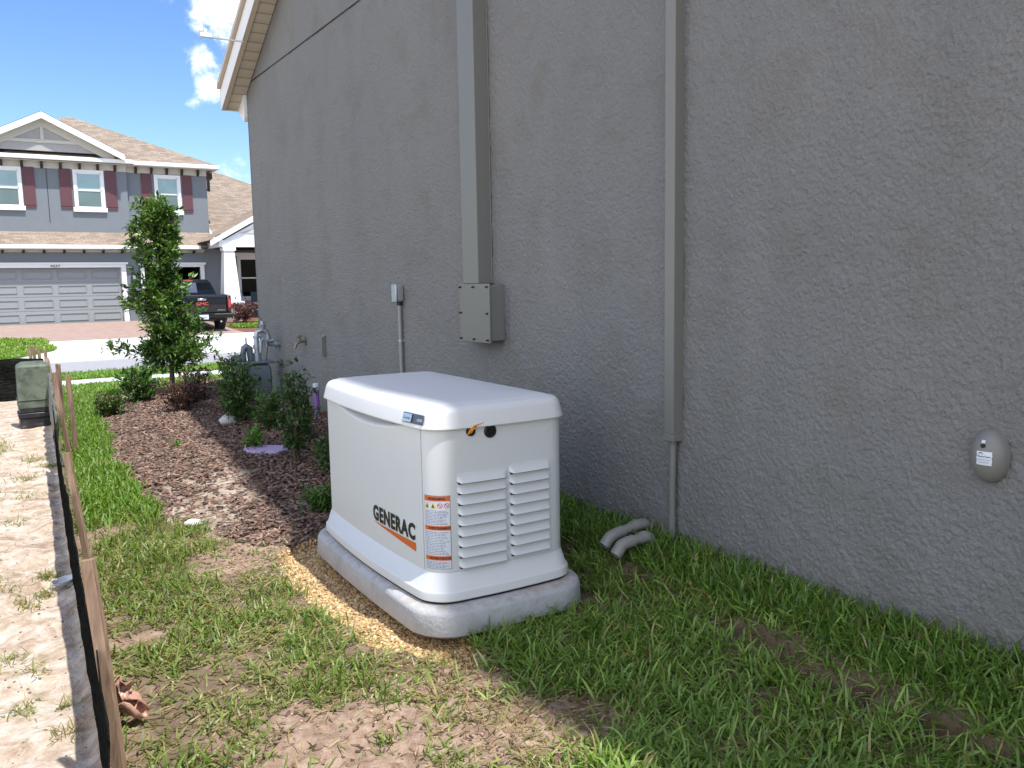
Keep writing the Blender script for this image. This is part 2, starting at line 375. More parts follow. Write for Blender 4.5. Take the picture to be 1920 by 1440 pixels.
t = MT('ground'); t.p(Roughness=.95); t.b.inputs['Specular IOR Level'].default_value = .2
at = t.node('ShaderNodeAttribute', attribute_name='Col'); sp = t.node('ShaderNodeSeparateColor'); t.l.new(at.outputs['Color'], sp.inputs[0])
n1 = t.noise(3, 6, .65, .3); n2 = t.noise(22, 6, .7); n3 = t.noise(90, 4, .7); n4 = t.noise(7, 5, .7, .8)
turf = t.mix(n2, (.11, .078, .052), (.24, .175, .125))
dirt = t.ramp(t.math('MULTIPLY_ADD', n2, .6, t.math('MULTIPLY', n4, .4)), [(.34, (.10, .062, .042)), (.44, (.24, .16, .115)), (.54, (.34, .245, .185)), (.66, (.44, .33, .26))])
sand = t.ramp(t.math('MULTIPLY_ADD', n2, .35, t.math('MULTIPLY', n4, .65)), [(.32, (.20, .14, .095)), (.42, (.35, .26, .19)), (.50, (.46, .37, .29)), (.56, (.53, .46, .39)), (.68, (.58, .54, .50))])
bedc = t.ramp(t.math('MULTIPLY_ADD', n2, .5, t.math('MULTIPLY', n4, .5)), [(.4, (.07, .045, .035)), (.55, (.12, .08, .06)), (.68, (.34, .27, .22))])
grav = t.ramp(n3, [(.3, (.16, .09, .035)), (.7, (.42, .27, .12))])
gx_ = t.node('ShaderNodeSeparateXYZ'); t.l.new(t.tc.outputs['Object'], gx_.inputs[0]); dirt = t.mix(t.ramp(t.math('MULTIPLY', gx_.outputs['X'], .3), [(.55, (0, 0, 0)), (.60, (1, 1, 1))]), dirt, t.mix(n2, (.05, .032, .022), (.17, .11, .08)))
c = t.mix(sp.outputs['Blue'], turf, dirt); c = t.mix(sp.outputs['Green'], c, bedc)
c = t.mix(sp.outputs['Red'], c, sand); c = t.mix(at.outputs['Alpha'], c, grav)
t.color(c); t.bump(t.math('MULTIPLY_ADD', n3, .5, n2), .012)
g = np_mesh('ground', V, F, t.m, C4, smooth=True); tag(g, kind='structure')

# ---------------------------------------------------------------- street setting
def conc(name, c1, c2, sc=3, b=.002):
    t = MT(name); t.p(Roughness=.85); n = t.noise(sc, 6, .65, .3); t.color(t.mix(n, c1, c2)); t.bump(t.noise(120, 4), b); return t.m
M['concrete'] = conc('concrete', (.60, .59, .57), (.72, .71, .69))
M['asphalt'] = conc('asphalt', (.26, .255, .27), (.33, .325, .335), 2)
t = MT('lawn_ground'); t.p(Roughness=.95); t.color(t.mix(t.noise(6, 6, .7), (.07, .11, .02), (.17, .24, .045))); t.bump(t.noise(40, 4), .03); M['lawn'] = t.m
t = MT('pavers'); t.p(Roughness=.85)
br = t.node('ShaderNodeTexBrick'); t.l.new(t.tc.outputs['Object'], br.inputs['Vector']); t.setv(br, Scale=1.0, Color1=(.30, .19, .15, 1), Color2=(.40, .28, .22, 1), Mortar=(.2, .14, .11, 1)); br.inputs['Brick Width'].default_value = .23; br.inputs['Row Height'].default_value = .115; br.inputs['Mortar Size'].default_value = .006
t.color(t.mix(t.math('MULTIPLY', t.noise(1.3, 4, .6, .4, t.mapping((.35, 1, 1))), .6), br.outputs['Color'], (.27, .22, .21))); M['pavers'] = t.m
def sheet(name, x0, x1, y0, y1, off, mt, label=None, step=.4, thick=.05, left=None):
    ny_ = max(2, int((y1 - y0) / step) + 1); yy = np.linspace(y0, y1, ny_); mb = MB()
    P = []
    for y in yy:
        z = float(hgt(np.array([0.0 + 5]), np.array([y]), False)[0]) + off
        xa = left(y) if left else x0
        P.append([(xa, y, z - thick), (xa, y, z), (x1, y, z), (x1, y, z - thick)])
    mb.grid(P)
    o = mb.build(name, mt); tag(o, label, kind='structure'); return o
sheet('sidewalk', -40, 60, 15.05, 16.15, .02, M['concrete'])
sheet('verge', -40, 60, 16.15, 17.95, .012, M['lawn'])
sheet('road', -80, 90, 18.0, 22.8, .012, M['asphalt'], step=.3)
k = MB(); k.prism([(22.8, -.46), (22.8, -.345), (22.86, -.32), (23.1, -.32), (23.1, -.46)], 'x', -80, 90); tag(k.build('kerb', M['concrete']), kind='structure')
def flare(y): return float(np.interp(y, [23.1, 25.6, 26.5, 29.9], [.6, 1.75, 1.85, 1.85]))
sheet('driveway_apron', 0, 60, 23.1, 29.9, .025, M['concrete'], left=flare)
sheet('verge', -40, 3, 23.1, 27.6, .012, M['lawn'], step=.5)
sheet('sidewalk', -40, 1.84, 27.6, 28.5, .026, M['concrete'])
def lawn_top(y): return float(np.interp(y, [28.5, 31.2], [-40, -40]))
lw = MB(); pts = [(-40, 28.5), (1.84, 28.5), (1.86, 29.6), (1.6, 30.8), (.8, 31.7), (-.8, 32.3), (-40, 32.4)]
lw.add([(x, y, float(hgt(np.array([5.]), np.array([y]), False)[0]) + .035) for x, y in pts], [tuple(range(len(pts)))]); tag(lw.build('lawn', M['lawn']), kind='structure')
sheet('driveway', -6, 8.0, 29.9, 37.02, .02, M['pavers'], step=.5)
sheet('planting_bed', 8.0, 20, 29.9, 37.0, .022, simple('far_mulch', (.16, .07, .045), .9, 0, .5, 6, .02, 20), step=.5)

# ---------------------------------------------------------------- near house
house = empty('stucco_house', (2.5, 8.87, 0)); HO = Vector((2.5, 8.87, 0))
tag(house, 'grey stucco gable house whose shaded side wall fills the right of the photo', 'house')
def hp(mb, name, mt, **k):
    mb.v = [(a - HO.x, b - HO.y, c) for a, b, c in mb.v]; return mb.build(name, mt, house, **k)
YR = .35; SL = .53; YE = 9.09; ZB = 3.085
def rake(y): return ZB + SL * (YE - (y if y > YR else 2 * YR - y))
YB = 2 * YR - 8.87
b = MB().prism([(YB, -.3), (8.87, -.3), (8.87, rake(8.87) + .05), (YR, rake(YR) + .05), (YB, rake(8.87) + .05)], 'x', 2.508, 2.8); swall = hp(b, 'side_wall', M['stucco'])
# the stucco skin of the side wall: real relief, finer near the camera
yy_ = axis([(YB, .4, .25), (.4, 2.4, .0045), (2.4, 4.2, .006), (4.2, 6.2, .009), (6.2, 8.86, .014)]); yy_ = np.append(yy_, 8.87)
zz_ = axis([(-.3, 0, .1), (0, 1.9, .0055), (1.9, 3.0, .008), (3.0, 4.3, .014), (4.3, 8.2, .1)])
YY, ZZ = np.meshgrid(yy_, zz_, indexing='ij')
n_a = fbm(YY + ZZ * .12, ZZ * 1.1, 96, 301, 3); n_b = fbm(YY, ZZ, 150, 311, 2); n_c = fbm(YY, ZZ, 16, 321, 3); n_d = fbm(YY, ZZ, 1.2, 331, 3)
H = sstep(.38, .64, n_a + (n_c - .5) * .45) * .0040 + (n_b - .5) * .0022 + (n_c - .5) * .0014 + (n_d - .5) * .004
H = H * (sstep(.3, .5, YY) * 1.0) * sstep(0, .02, 8.87 - YY)
V_ = np.stack([2.5035 - H - HO.x, YY - HO.y, ZZ], -1); top_ = np.where(YY > YR, ZB + SL * (YE - YY), ZB + SL * (YE - (2 * YR - YY))) + .04
V_[..., 2] = np.minimum(V_[..., 2], top_); n1_, n2_ = YY.shape; id_ = np.arange(n1_ * n2_).reshape(n1_, n2_)
F_ = np.stack([id_[:-1, :-1], id_[:-1, 1:], id_[1:, 1:], id_[1:, :-1]], -1)
ok_ = (V_[:-1, 1:, 2] > V_[:-1, :-1, 2] + 1e-5) | (V_[1:, 1:, 2] > V_[1:, :-1, 2] + 1e-5)
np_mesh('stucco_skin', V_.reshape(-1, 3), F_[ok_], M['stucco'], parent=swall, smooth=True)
hp(MB().box(2.499, 2.508, 8.855, 8.87, -.3, 3.22), 'corner_bead', M['stucco'])
b = MB().box(2.4955, 2.52, YB + .01, 8.865, 3.302, 3.311); hp(b, 'joint', simple('joint_sealant', (.035, .033, .03), .8))
b = MB().box(2.8, 12, 8.57, 8.87, -.3, 3.2); hp(b, 'front_wall', M['stucco'])
b = MB().box(2.8, 12, YB, YB + .3, -.3, 3.2); hp(b, 'rear_wall', M['stucco'])
YF = 2 * YR - YE; M['soffit_edge'] = simple('soffit_edge', (.55, .47, .38), .6)
for a, e in ((YE, YR), (YF, YR)):
    za, ze = rake(YE), rake(YR)
    hp(MB().prism([(a, za + .203), (e, ze + .203), (e, ze + .245), (a, za + .245)], 'x', 2.301, 12), 'roof', M['shingle_side'])
    hp(MB().prism([(a, za), (e, ze), (e, ze + .198), (a, za + .198)], 'x', 2.3, 2.325), 'fascia', M['trim_white'])
    hp(MB().prism([(a, za - .004), (e, ze - .004), (e, ze + .0), (a, za + .0)], 'x', 2.3, 2.345), 'drip_edge', M['soffit_edge'])
    hp(MB().prism([(a, za + .202), (e, ze + .202), (e, ze + .25), (a, za + .25)], 'x', 2.265, 2.30), 'roof_edge', M['soffit_edge'])
    hp(MB().prism([(a, za + .01), (e, ze + .01), (e, ze + .03), (a, za + .03)], 'x', 2.326, 2.496), 'soffit', M['soffit'])
hp(MB().prism([(2.30, ZB - .0), (2.5, ZB), (2.5, ZB + .2), (2.30, ZB + .2)], 'y', YE, YE + .02), 'fascia', M['trim_cream'])
hp(MB().prism([(8.872, 3.0), (8.9, 2.95), (YE, 3.07), (YE, 3.28), (8.872, 3.28)], 'x', 2.47, 12), 'frieze', M['trim_white'])

# fixtures on the wall -------------------------------------------------
d = empty('electrical_raceway', (2.5, 4.24, 1.29))
tag(d, 'wide square painted metal duct running up the wall from the screwed junction box', 'duct')
MB().box(-.091, .004, -.089, .089, 0, 6.0).build('duct', M['duct'], d, bevel=.004)
MB().tube([(-.004, -.094, 0), (-.004, -.094, 5.9)], .004, 6).build('caulk_bead', M['duct'], d)
d = empty('junction_box', (2.5, 4.185, .96)); tag(d, 'grey metal junction box with a screwed cover at the bottom of the wide duct', 'electrical box')
MB().box(-.092, .003, -.16, .16, .012, .322).build('box', M['duct'], d, bevel=.005)
MB().prism([(-.168, 0), (.168, 0), (.168, .33), (-.168, .33)], 'x', -.103, -.0925).build('cover', M['duct'], d, bevel=.003)
for yy, zz in ((-.15, .018), (0, .018), (.15, .018), (-.15, .165), (.15, .165), (-.15, .312), (0, .312), (.15, .312)):
    s = MB().tube([(-.103, yy, zz), (-.112, yy, zz)], .0055, 8); s.tube([(-.112, yy, zz), (-.119, yy + .002, zz - .002)], .0028, 6); s.build('screw', M['screw'], d)
d = empty('conduit_cover', (2.5, 2.643, .62)); tag(d, 'narrow painted metal channel running up the wall in the middle of the picture', 'conduit')
MB().box(-.052, .003, -.03, .03, 0, 7.2).build('channel', M['duct'], d, bevel=.003)
MB().box(-.056, .003, -.033, .033, -.004, .02).build('end_cap', M['duct'], d, bevel=.002)
MB().tube([(-.026, 0, -.003), (-.026, .004, -.20), (-.024, .006, -.40), (-.02, .008, -.46), (.0, .01, -.56)], .0155, 12).build('pipe', M['duct'], d, smooth=40)
MB().tube([(-.0245, .0055, -.34), (-.0242, .006, -.36)], .018, 12).build('coupling', M['duct'], d, smooth=40)
for yy, zz in ((-.02, .03), (.012, .035)): MB().tube([(-.052, yy, zz), (-.057, yy, zz)], .004, 6).build('screw', M['duct'], d)
# small outlet conduit behind the generator
d = empty('outlet_conduit', (2.5, 5.36, .1)); tag(d, 'thin grey conduit with a small weatherproof box on top rising behind the generator', 'conduit')
MB().tube([(-.02, 0, 0), (-.02, 0, 1.08)], .0135, 12).build('pipe', M['pipe_grey'], d, smooth=40)
MB().box(-.05, .002, -.036, .036, 1.075, 1.19).build('box', M['pipe_grey'], d, bevel=.012)
MB().box(-.062, -.0505, -.038, .038, 1.07, 1.195).build('cover', M['galv'], d, bevel=.006)
MB().tube([(-.02, 0, .8), (-.02, 0, .815)], .0165, 12).box(-.006, .001, -.034, .034, .798, .817).build('strap', M['galv'], d)
MB().tube([(-.02, 0, 1.05), (-.02, 0, 1.078)], .018, 8).build('nut', M['screw'], d)
# hose bib
d = empty('hose_tap', (2.5, 7.42, .8)); tag(d, 'small weathered brass garden tap on the wall beside the gas meter', 'tap')
MB().tube([(.005, 0, 0), (-.05, 0, 0), (-.085, .0, -.018), (-.10, 0, -.06)], [.014, .014, .013, .012], 8).build('spout', M['brass'], d, smooth=40)
MB().tube([(0, 0, 0), (-.008, 0, 0)], .032, 10).build('flange', M['brass'], d, smooth=40)
MB().tube([(-.045, 0, .0), (-.055, 0, .042)], .007, 6).tube([(-.055, 0, .04), (-.058, 0, .05)], .026, 10).build('handle', M['brass'], d, smooth=40)
d = empty('cable_box', (2.5, 6.93, .70)); tag(d, 'small tall painted cover plate on the wall between the tap and the generator', 'box')
MB().box(-.035, .003, -.022, .022, 0, .16).build('cover', M['duct'], d, bevel=.003)
MB().box(-.012, .003, -.018, .018, .162, .176).build('hood', M['pipe_grey'], d, bevel=.003)
# purple irrigation riser
d = empty('irrigation_pipe', (2.38, 6.85, 0)); tag(d, 'upright purple irrigation pipe by the wall just behind the generator', 'pipe')
MB().tube([(0, 0, 0), (0, 0, .43)], .023, 14).build('pipe', M['purple'], d, smooth=40)
MB().tube([(0, 0, .43), (0, 0, .475), (0, 0, .482)], [.028, .028, .02], 14).build('cap', M['white_plastic'], d, smooth=40)
# oval pest-control port
d = empty('service_port', (2.5, 1.322, .765)); tag(d, 'oval grey domed wall cover with a white sticker at the right edge of the wall', 'wall cover')
rings = []
for i in range(9):
    a = i / 8 * math.pi / 2; rr = math.cos(a); xx = -.055 * math.sin(a) ** .85 if a else 0
    rings.append([(xx + .002, .05 * rr * math.cos(q) if rr > .01 else .0005 * math.cos(q), .077 * rr * math.sin(q) + (0 if rr > .01 else .0005 * math.sin(q))) for q in np.linspace(0, 2 * math.pi, 33)[:-1]])
d.scale = (1.0, 1.1, 1.06); port_dome = MB().loft(rings).build('cover', simple('port_paint', (.185, .182, .17), .4, 0, .08), d, smooth=60)
def dome_x(y, z):
    r2 = (y / .05) ** 2 + (z / .077) ** 2; r = math.sqrt(min(.999, r2)); a = math.acos(r); return -.055 * math.sin(a) ** .85 + .002

# ---------------------------------------------------------------- text helper
def text_geo(body, offset=0.0, shear=0.0, space=1.0):
    cu_ = bpy.data.curves.new('t', 'FONT'); cu_.body = body; cu_.offset = offset; cu_.space_character = space; cu_.shear = shear; cu_.resolution_u = 3
    o = bpy.data.objects.new('t', cu_); col.objects.link(o); bpy.context.view_layer.update()
    dg = bpy.context.evaluated_depsgraph_get(); me = o.evaluated_get(dg).to_mesh()
    V = np.array([v.co[:2] for v in me.vertices]); F = [tuple(p.vertices) for p in me.polygons]
    o.evaluated_get(dg).to_mesh_clear(); bpy.data.objects.remove(o); bpy.data.curves.remove(cu_)
    V = V - V.min(0); V = V / V.max(0); return V, F
def text_on(mb, body, u0, u1, v0, v1, fn, offset=0.0, shear=0.0):
    """fn(u,v)->3D ; text fills the u/v box"""
    V, F = text_geo(body, offset, shear); mb.add([fn(u0 + (u1 - u0) * a, v0 + (v1 - v0) * b) for a, b in V], F); return mb
def portf(off): return lambda u, v: (dome_x(u, v) - off, u, v)
# sticker: u grows to the viewer's right (towards -y)
mb = MB(); mb.grid([[portf(.0012)(.014 - i * .0048 + .001 * math.sin(j * 2), .018 - .038 * j / 8) for i in range(9)] for j in range(9)]); mb.build('sticker', M['label_white'], d)
mb = MB(); text_on(mb, 'HomeTeam', .011, -.022, .002, .007, portf(.002), .02); text_on(mb, '(813) 874-7990', .010, -.021, -.0065, -.0035, portf(.002), .01); text_on(mb, 'PEST DEFENSE', .008, -.018, -.013, -.0105, portf(.002), 0)
mb.build('lettering', M['badge_dark'], d, recalc=False)
mb = MB(); mb.grid([[portf(.002)(.003 - .006 * math.cos(a) * r, .010 + .006 * math.sin(a) * r) for a in np.linspace(0, math.pi, 9)] for r in (.55, 1)]); mb.build('emblem', simple('teal', (.02, .2, .28), .5), d)
mb = MB().tube([(dome_x(.0, .033) + .004, 0, .033), (dome_x(0, .033) - .003, 0, .033)], .006, 12); mb.build('keyhole', M['black_rubber'], d)
mb = MB().grid([[portf(.0012)(.006 - .010 * i / 3, .040 + .004 * j) for i in range(4)] for j in range(3)]); mb.build('worn_patch', M['white_plastic'], d)

# grey drain pipes
for nm, pts, lab in (('a', [(2.40, 2.70, -.04), (2.40, 2.70, .160), (2.393, 2.70, .186), (2.368, 2.70, .199), (2.262, 2.70, .190), (2.236, 2.70, .184), (2.204, 2.70, .150)], 'grey plastic drain elbow standing in the grass nearer the camera'),
                     ('b', [(2.51, 2.82, .165), (2.47, 2.81, .205), (2.44, 2.80, .218), (2.41, 2.80, .219), (2.27, 2.79, .202), (2.245, 2.79, .194), (2.215, 2.79, .165)], 'grey plastic drain pipe reaching out from the wall just behind the nearer elbow')):
    d = empty('drain_pipe', pts[0]); tag(d, lab, 'pipe', 'drain pipes in the grass by the wall')
    q = [Vector(p) - Vector(pts[0]) for p in pts]
    MB().tube(q, .0215, 14, cap=False).tube([q[-1] - (q[-1] - q[-2]) * .05, q[-1]], .0222, 14, False).build('pipe', M['pvc'], d, smooth=50)
    MB().tube([q[-3] + (q[-4] - q[-3]) * .35, q[-3], q[-2], q[-1] - Vector((.001, 0, .004))], [.0265] * 4, 14, cap=False).build('elbow', M['pvc'], d, smooth=50)
    MB().tube([q[-4], q[-4] + (q[-3] - q[-4]) * .3], .0262, 14).tube([q[1] * .55 + q[2] * .45, q[2], q[3]], .0262, 14).build('coupling', M['pvc'], d, smooth=50)
    MB().tube([q[-1] - Vector((.0, 0, .002)), q[-1] + Vector((.004, 0, .006))], .0185, 12).build('opening', M['gap_dark'], d)

# ---------------------------------------------------------------- gas meter
d = empty('gas_meter', (2.26, 8.2, .06)); tag(d, 'blue grey gas meter with looping pipes at the corner of the house', 'gas meter')
mb = MB(); mb.loft([[(x * w, y * w, z) for x, y in ((-.13, -.09), (.13, -.09), (.13, .09), (-.13, .09))] for z, w in ((.14, .88), (.2, 1.0), (.40, 1.0), (.46, .96), (.5, .82))]); mb.build('body', M['meter'], d, bevel=.02)
MB().box(-.15, .15, -.1, .1, .50, .525).build('flange', M['meter'], d, bevel=.008); MB().box(-.135, .135, -.095, .095, .275, .285).build('body_seam', M['meter'], d)
MB().tube([(-.1, -.02, .56), (-.22, -.03, .56)], .035, 12).tube([(-.12, -.02, .56), (-.14, -.02, .56)], .06, 14).tube([(-.1, -.02, .44), (-.19, -.05, .44)], [.07, .05], 12).build('regulator', M['meter'], d, smooth=40)
MB().tube([(-.11, 0, .5), (-.11, 0, .62), (-.105, 0, .65), (-.08, 0, .67), (-.052, 0, .65), (-.045, 0, .52)], [.024, .026, .032, .032, .032, .026], 10).build('inlet_pipe', M['meter'], d, smooth=40)
MB().tube([(-.08, 0, .69), (-.08, 0, .75)], .007, 6).build('vent_stem', M['brass'], d)
MB().tube([(.02, 0, .5), (.02, 0, .60)], .038, 12).tube([(.02, 0, .6), (.02, 0, .76), (.03, 0, .80), (.075, 0, .82), (.12, 0, .80), (.13, .0, .76), (.13, 0, .70), (.145, 0, .68), (.26, 0, .675)], .026, 10).tube([(.02, 0, .64), (.02, 0, .68)], .036, 10).tube([(.02, 0, .74), (.02, 0, .765)], .034, 10).tube([(.13, 0, .73), (.13, 0, .75)], .034, 10).tube([(.19, 0, .677), (.215, 0, .676)], .035, 10).build('outlet_pipe', M['galv'], d, smooth=40)
MB().tube([(.085, 0, .81), (.085, 0, .87), (.085, 0, .875)], [.024, .036, .03], 8).tube([(.085, 0, .87), (.085, 0, .905)], .019, 8).build('fitting', M['galv'], d, smooth=40); MB().tube([(.09, -.03, .72), (.14, -.03, .71), (.17, -.03, .72)], .018, 8).build('union', M['galv'], d, smooth=40)
MB().tube([(.05, -.03, .64), (.052, -.03, .71), (.075, -.03, .74), (.10, -.03, .71), (.105, -.03, .66)], .018, 8).build('bypass_pipe', M['galv'], d, smooth=40)
MB().tube([(.11, .0, .88), (-.0, .1, 1.05), (-.05, .2, 1.2)], .003, 5).build('wire', M['black_rubber'], d); MB().tube([(.12, -.03, .7), (.09, -.05, .52)], .004, 5).build('wire', M['black_rubber'], d)

# ---------------------------------------------------------------- generator
TH = -.026; GC = (1.663, 3.283, .125)
gen = empty('standby_generator', GC, TH); tag(gen, 'white home standby generator with louvred end panel standing on a concrete pad', 'generator')
class Out:
    def __init__(s, hw, hl, r, bx, by): s.hw, s.hl, s.r, s.bx, s.by = hw, hl, r, bx, by; s.seg = [2 * (hw - r), 2 * (hl - r)]; s.P = 2 * sum(s.seg) + 2 * math.pi * r
    def base(s, t):
        hw, hl, r = s.hw, s.hl, s.r; q = math.pi * r / 2; t = t % s.P
        if t < q: a = math.pi + t / r; return (-hw + r + r * math.cos(a), -hl + r + r * math.sin(a))
        t -= q
        if t < s.seg[0]: return (-hw + r + t, -hl)
        t -= s.seg[0]
        if t < q: a = 1.5 * math.pi + t / r; return (hw - r + r * math.cos(a), -hl + r + r * math.sin(a))
        t -= q
        if t < s.seg[1]: return (hw, -hl + r + t)
        t -= s.seg[1]
        if t < q: a = t / r; return (hw - r + r * math.cos(a), hl - r + r * math.sin(a))
        t -= q
        if t < s.seg[0]: return (hw - r - t, hl)
        t -= s.seg[0]
        if t < q: a = .5 * math.pi + t / r; return (-hw + r + r * math.cos(a), hl - r + r * math.sin(a))
        t -= q
        return (-hw, hl - r - t)
    def pt(s, t, off=0):
        def B(t):
            x, y = s.base(t); u = min(1, abs(y) / s.hl); w = min(1, abs(x) / s.hw)
            fx = x - s.bx * (1 - u * u) * w if x < 0 else x
            fy = y + math.copysign(s.by * (1 - w * w) * u, y); return fx, fy
        a = B(t)
        if off == 0: return a
        p, q = B(t - .003), B(t + .003); dx, dy = q[0] - p[0], q[1] - p[1]; L = math.hypot(dx, dy)
        return (a[0] + off * dy / L, a[1] - off * dx / L)
    def params(s, n=16):
        q = math.pi * s.r / 2; out = []; t = 0
        for kind in (0, 1, 2, 3, 4, 5, 6, 7):
            L = q if kind % 2 == 0 else (s.seg[0] if kind in (1, 5) else s.seg[1]); k = 10 if kind % 2 == 0 else n
            out += [t + L * i / k for i in range(k)]; t += L
        return out
def ringset(o, prof):
    out = []
    for z, off in prof:
        q_ = Out(o.hw + off, o.hl + off, max(o.r + off, .03), o.bx, o.by) if off else o
        out.append([(*q_.pt(t), z) for t in q_.params()])
    return out
enc = Out(.293, .596, .075, .030, .014)
lid = Out(.306, .609, .085, .034, .018)
bas = Out(.322, .622, .10, .034, .018)
def lofted(name, o, prof, mt, parent, **k):
    mb = MB(); mb.loft(ringset(o, prof)); return mb.build(name, mt, parent, **k)
lofted('base_skirt', bas, [(.007, -.004), (.010, 0), (.012, 0), (.038, -.001), (.041, -.002), (.044, -.005), (.047, -.009), (.111, -.030), (.113, -.033), (.1145, -.037), (.115, -.05)], M['lid_white'], gen, smooth=80)
lofted('base_gap', bas, [(-.02, -.010), (.009, -.010)], M['gap_dark'], gen)
# enclosure body with scooped handle recess at top of the long side is made by the door
lofted('enclosure', enc, [(.10, -.05), (.66, -.05)], M['gen_white'], gen, smooth=50)
# end and back panel wraps from the seam round to the far corner
tt = [0.001] + [t for t in enc.params(24) if .001 < t < enc.P - enc.seg[1]]
mb = MB(); zz = np.linspace(.112, .662, 12)
mb.grid([[(*enc.pt(t, 0), z) for t in tt] for z in zz]); mb.grid([[(*enc.pt(.001, o_), z) for o_ in (0, -.007)] for z in zz]); mb.build('side_panel', M['gen_white'], gen, smooth=50)
# front door (long side), t in (-seg..0)
S1 = enc.seg[1]
def scoop(t, z):
    u = (t + S1 * .5 - .02) / (S1 * .40); 
    if abs(u) >= 1: return 0
    w = (1 - u * u) ** 1.0; k = (z - (.650 - .045 * w)) / .022
    k = max(0, min(1, k)); return -.046 * k * k * (3 - 2 * k)
ts = np.linspace(-S1 + .0, -.003, 70); zz = np.concatenate([np.linspace(.112, .58, 8), np.linspace(.585, .70, 24)])
mb = MB(); mb.grid([[(*enc.pt(t, .001 + scoop(t, z)), z) for t in ts] for z in zz]); mb.grid([[(*enc.pt(-.003, o_), z) for o_ in (.001, -.006)] for z in zz])
mb.build('front_door', M['gen_white'], gen, smooth=50)
# lid
prof = [(.690, -.05), (.650, -.016), (.646, -.003), (.6465, 0), (.649, .0005), (.652, 0), (.698, -.012), (.703, -.0135), (.712, -.018), (.720, -.025), (.7255, -.035), (.7275, -.043), (.7295, -.056), (.7325, -.062), (.734, -.070), (.739, -.13), (.742, -.20), (.743, -.27)]
o_ = lofted('lid', lid, prof, M['lid_white'], gen, smooth=80)
# raised rib following the end of the lid
ref = lid
# louvres: two columns of nine stamped hoods on the near end
q = math.pi * enc.r / 2
def sx_(x): return q + (x + enc.hw - enc.r)     # local x on the near end -> t
for c_, (xa, xb) in enumerate(((-.200, .008), (.019, .207))):
    for i in range(9):
        zt = (.482 - .0400 * i) if c_ == 0 else (.492 - .0400 * i)
        prot = .019; mb = MB(); G = []; ns = 22
        # hood mouth at zt (open underneath); surface swells outward going down to the next mouth
        prof = [(zt - .0015, -.001), (zt - .008, .0004), (zt - .014, .0018), (zt - .021, .0055), (zt - .028, .0105), (zt - .034, .0158), (zt - .0372, prot), (zt - .0384, prot - .0008), (zt - .0375, prot * .6), (zt - .036, .001)]
        for z, p_ in prof:
            row = []
            for k in range(ns + 1):
                u = k / ns; x = xa + (xb - xa) * u; e = min(1, min(u, 1 - u) / .07); e = math.sin(e * math.pi / 2)
                t_ = sx_(x); pp = p_ * e if p_ > 0 else p_
                lift = .006 * (1 - e) if p_ > .003 else 0
                row.append((*enc.pt(t_, .0008 + pp), z + lift))
            G.append(row)
        mb.grid(G); nf = len(mb.f); zl = zt - .0385
        mb.grid([[(*enc.pt(sx_(xa + .004 + (xb - xa - .008) * k / 10), o2), z) for k in range(11)] for z, o2 in ((zl + .0015, .0155), (zl + .001, .0016), (zl - .0058, .0014))])
        lo = mb.build('louver', M['gen_white'], gen, smooth=60); lo.data.materials.append(M['gap_dark'])
        for p_ in lo.data.polygons[nf:]: p_.material_index = 1
# wrapped decals
def encf(off): return lambda u, v: (*enc.pt(u, off), v)
def tloc(ylocal): return -enc.hl + enc.r - ylocal     # y on the long side -> t (negative)
# world y 3.13..2.715 -> local
u0, u1 = tloc(3.205 - GC[1]), tloc(2.825 - GC[1])
mb = MB()
NAME = 'GENERAC'; wids = [1.0] * 7
V_, F_ = text_geo(NAME, .046, 0, 1.12)
fn = encf(.0028)
mb.add([fn(u0 + (u1 - u0) * a, .207 + .066 * b_) for a, b_ in V_], F_)
mb.build('lettering', M['logo_black'], gen, recalc=False)
mb = MB(); text_on(mb, 'R', u1 + .006, u1 + .010, .262, .267, encf(.0028)); mb.build('registered_mark', M['logo_black'], gen, recalc=False)
sw = [[fn(u0 + (u1 - u0) * k / 20 + .002, .202 - .002 * k / 20 - (.001 + .032 * k / 20) * j) for j in (0, 1)] for k in range(21)]
MB().grid(sw).build('swoosh', M['logo_orange'], gen, recalc=False)
# warning label on the rounded corner
a0, a1 = .012, .108; z0, z1 = .125, .402
def patch(name, t0, t1, za, zb, mt, off, n=10):
    MB().grid([[(*enc.pt(t0 + (t1 - t0) * i / n, off), za + (zb - za) * j) for i in range(n + 1)] for j in (0, 1)]).build(name, mt, lab, recalc=False)
lab = patch_parent = MB().grid([[(*enc.pt(a0 + (a1 - a0) * i / 12, .0012), z0 + (z1 - z0) * j) for i in range(13)] for j in (0, 1)]).build('warning_label', M['logo_black'], gen, recalc=False)
patch('paper', a0 + .0015, a1 - .0015, z0 + .0015, z1 - .0015, M['label_white'], .0018)
bars = [(.382, .400, 'WARNING'), (.272, .289, 'AVERTISSEMENT'), (.158, .175, 'ADVERTENCIA')]
for zb, zt, w in bars:
    patch('orange_band', a0 + .0015, a1 - .0015, zb, zt, M['logo_orange'], .0024)
    mb = MB(); ww = .062 if w == 'WARNING' else .078; text_on(mb, w, a0 + .017, a0 + .017 + ww, zb + .004, zt - .004, encf(.0032), .03); mb.build('lettering', M['logo_black'], lab, recalc=False)
ink = MB()
for (za, zb, n) in ((.292, .348, 10), (.178, .268, 15), (.129, .155, 5)):
    for i in range(n):
        z = zb - (i + .5) * (zb - za) / n; u = a0 + .005; e = a1 - .006 - random.random() * .02
        while u < e:
            w = random.uniform(.004, .012); w = min(w, e - u); ink.grid([[(*enc.pt(u + w * a, .0026), z + .0011 * b_) for a in (0, .5, 1)] for b_ in (-1, 1)]); u += w + .0022
ink.build('small_print', M['label_ink'], lab, recalc=False)['kind'] = 'stuff'
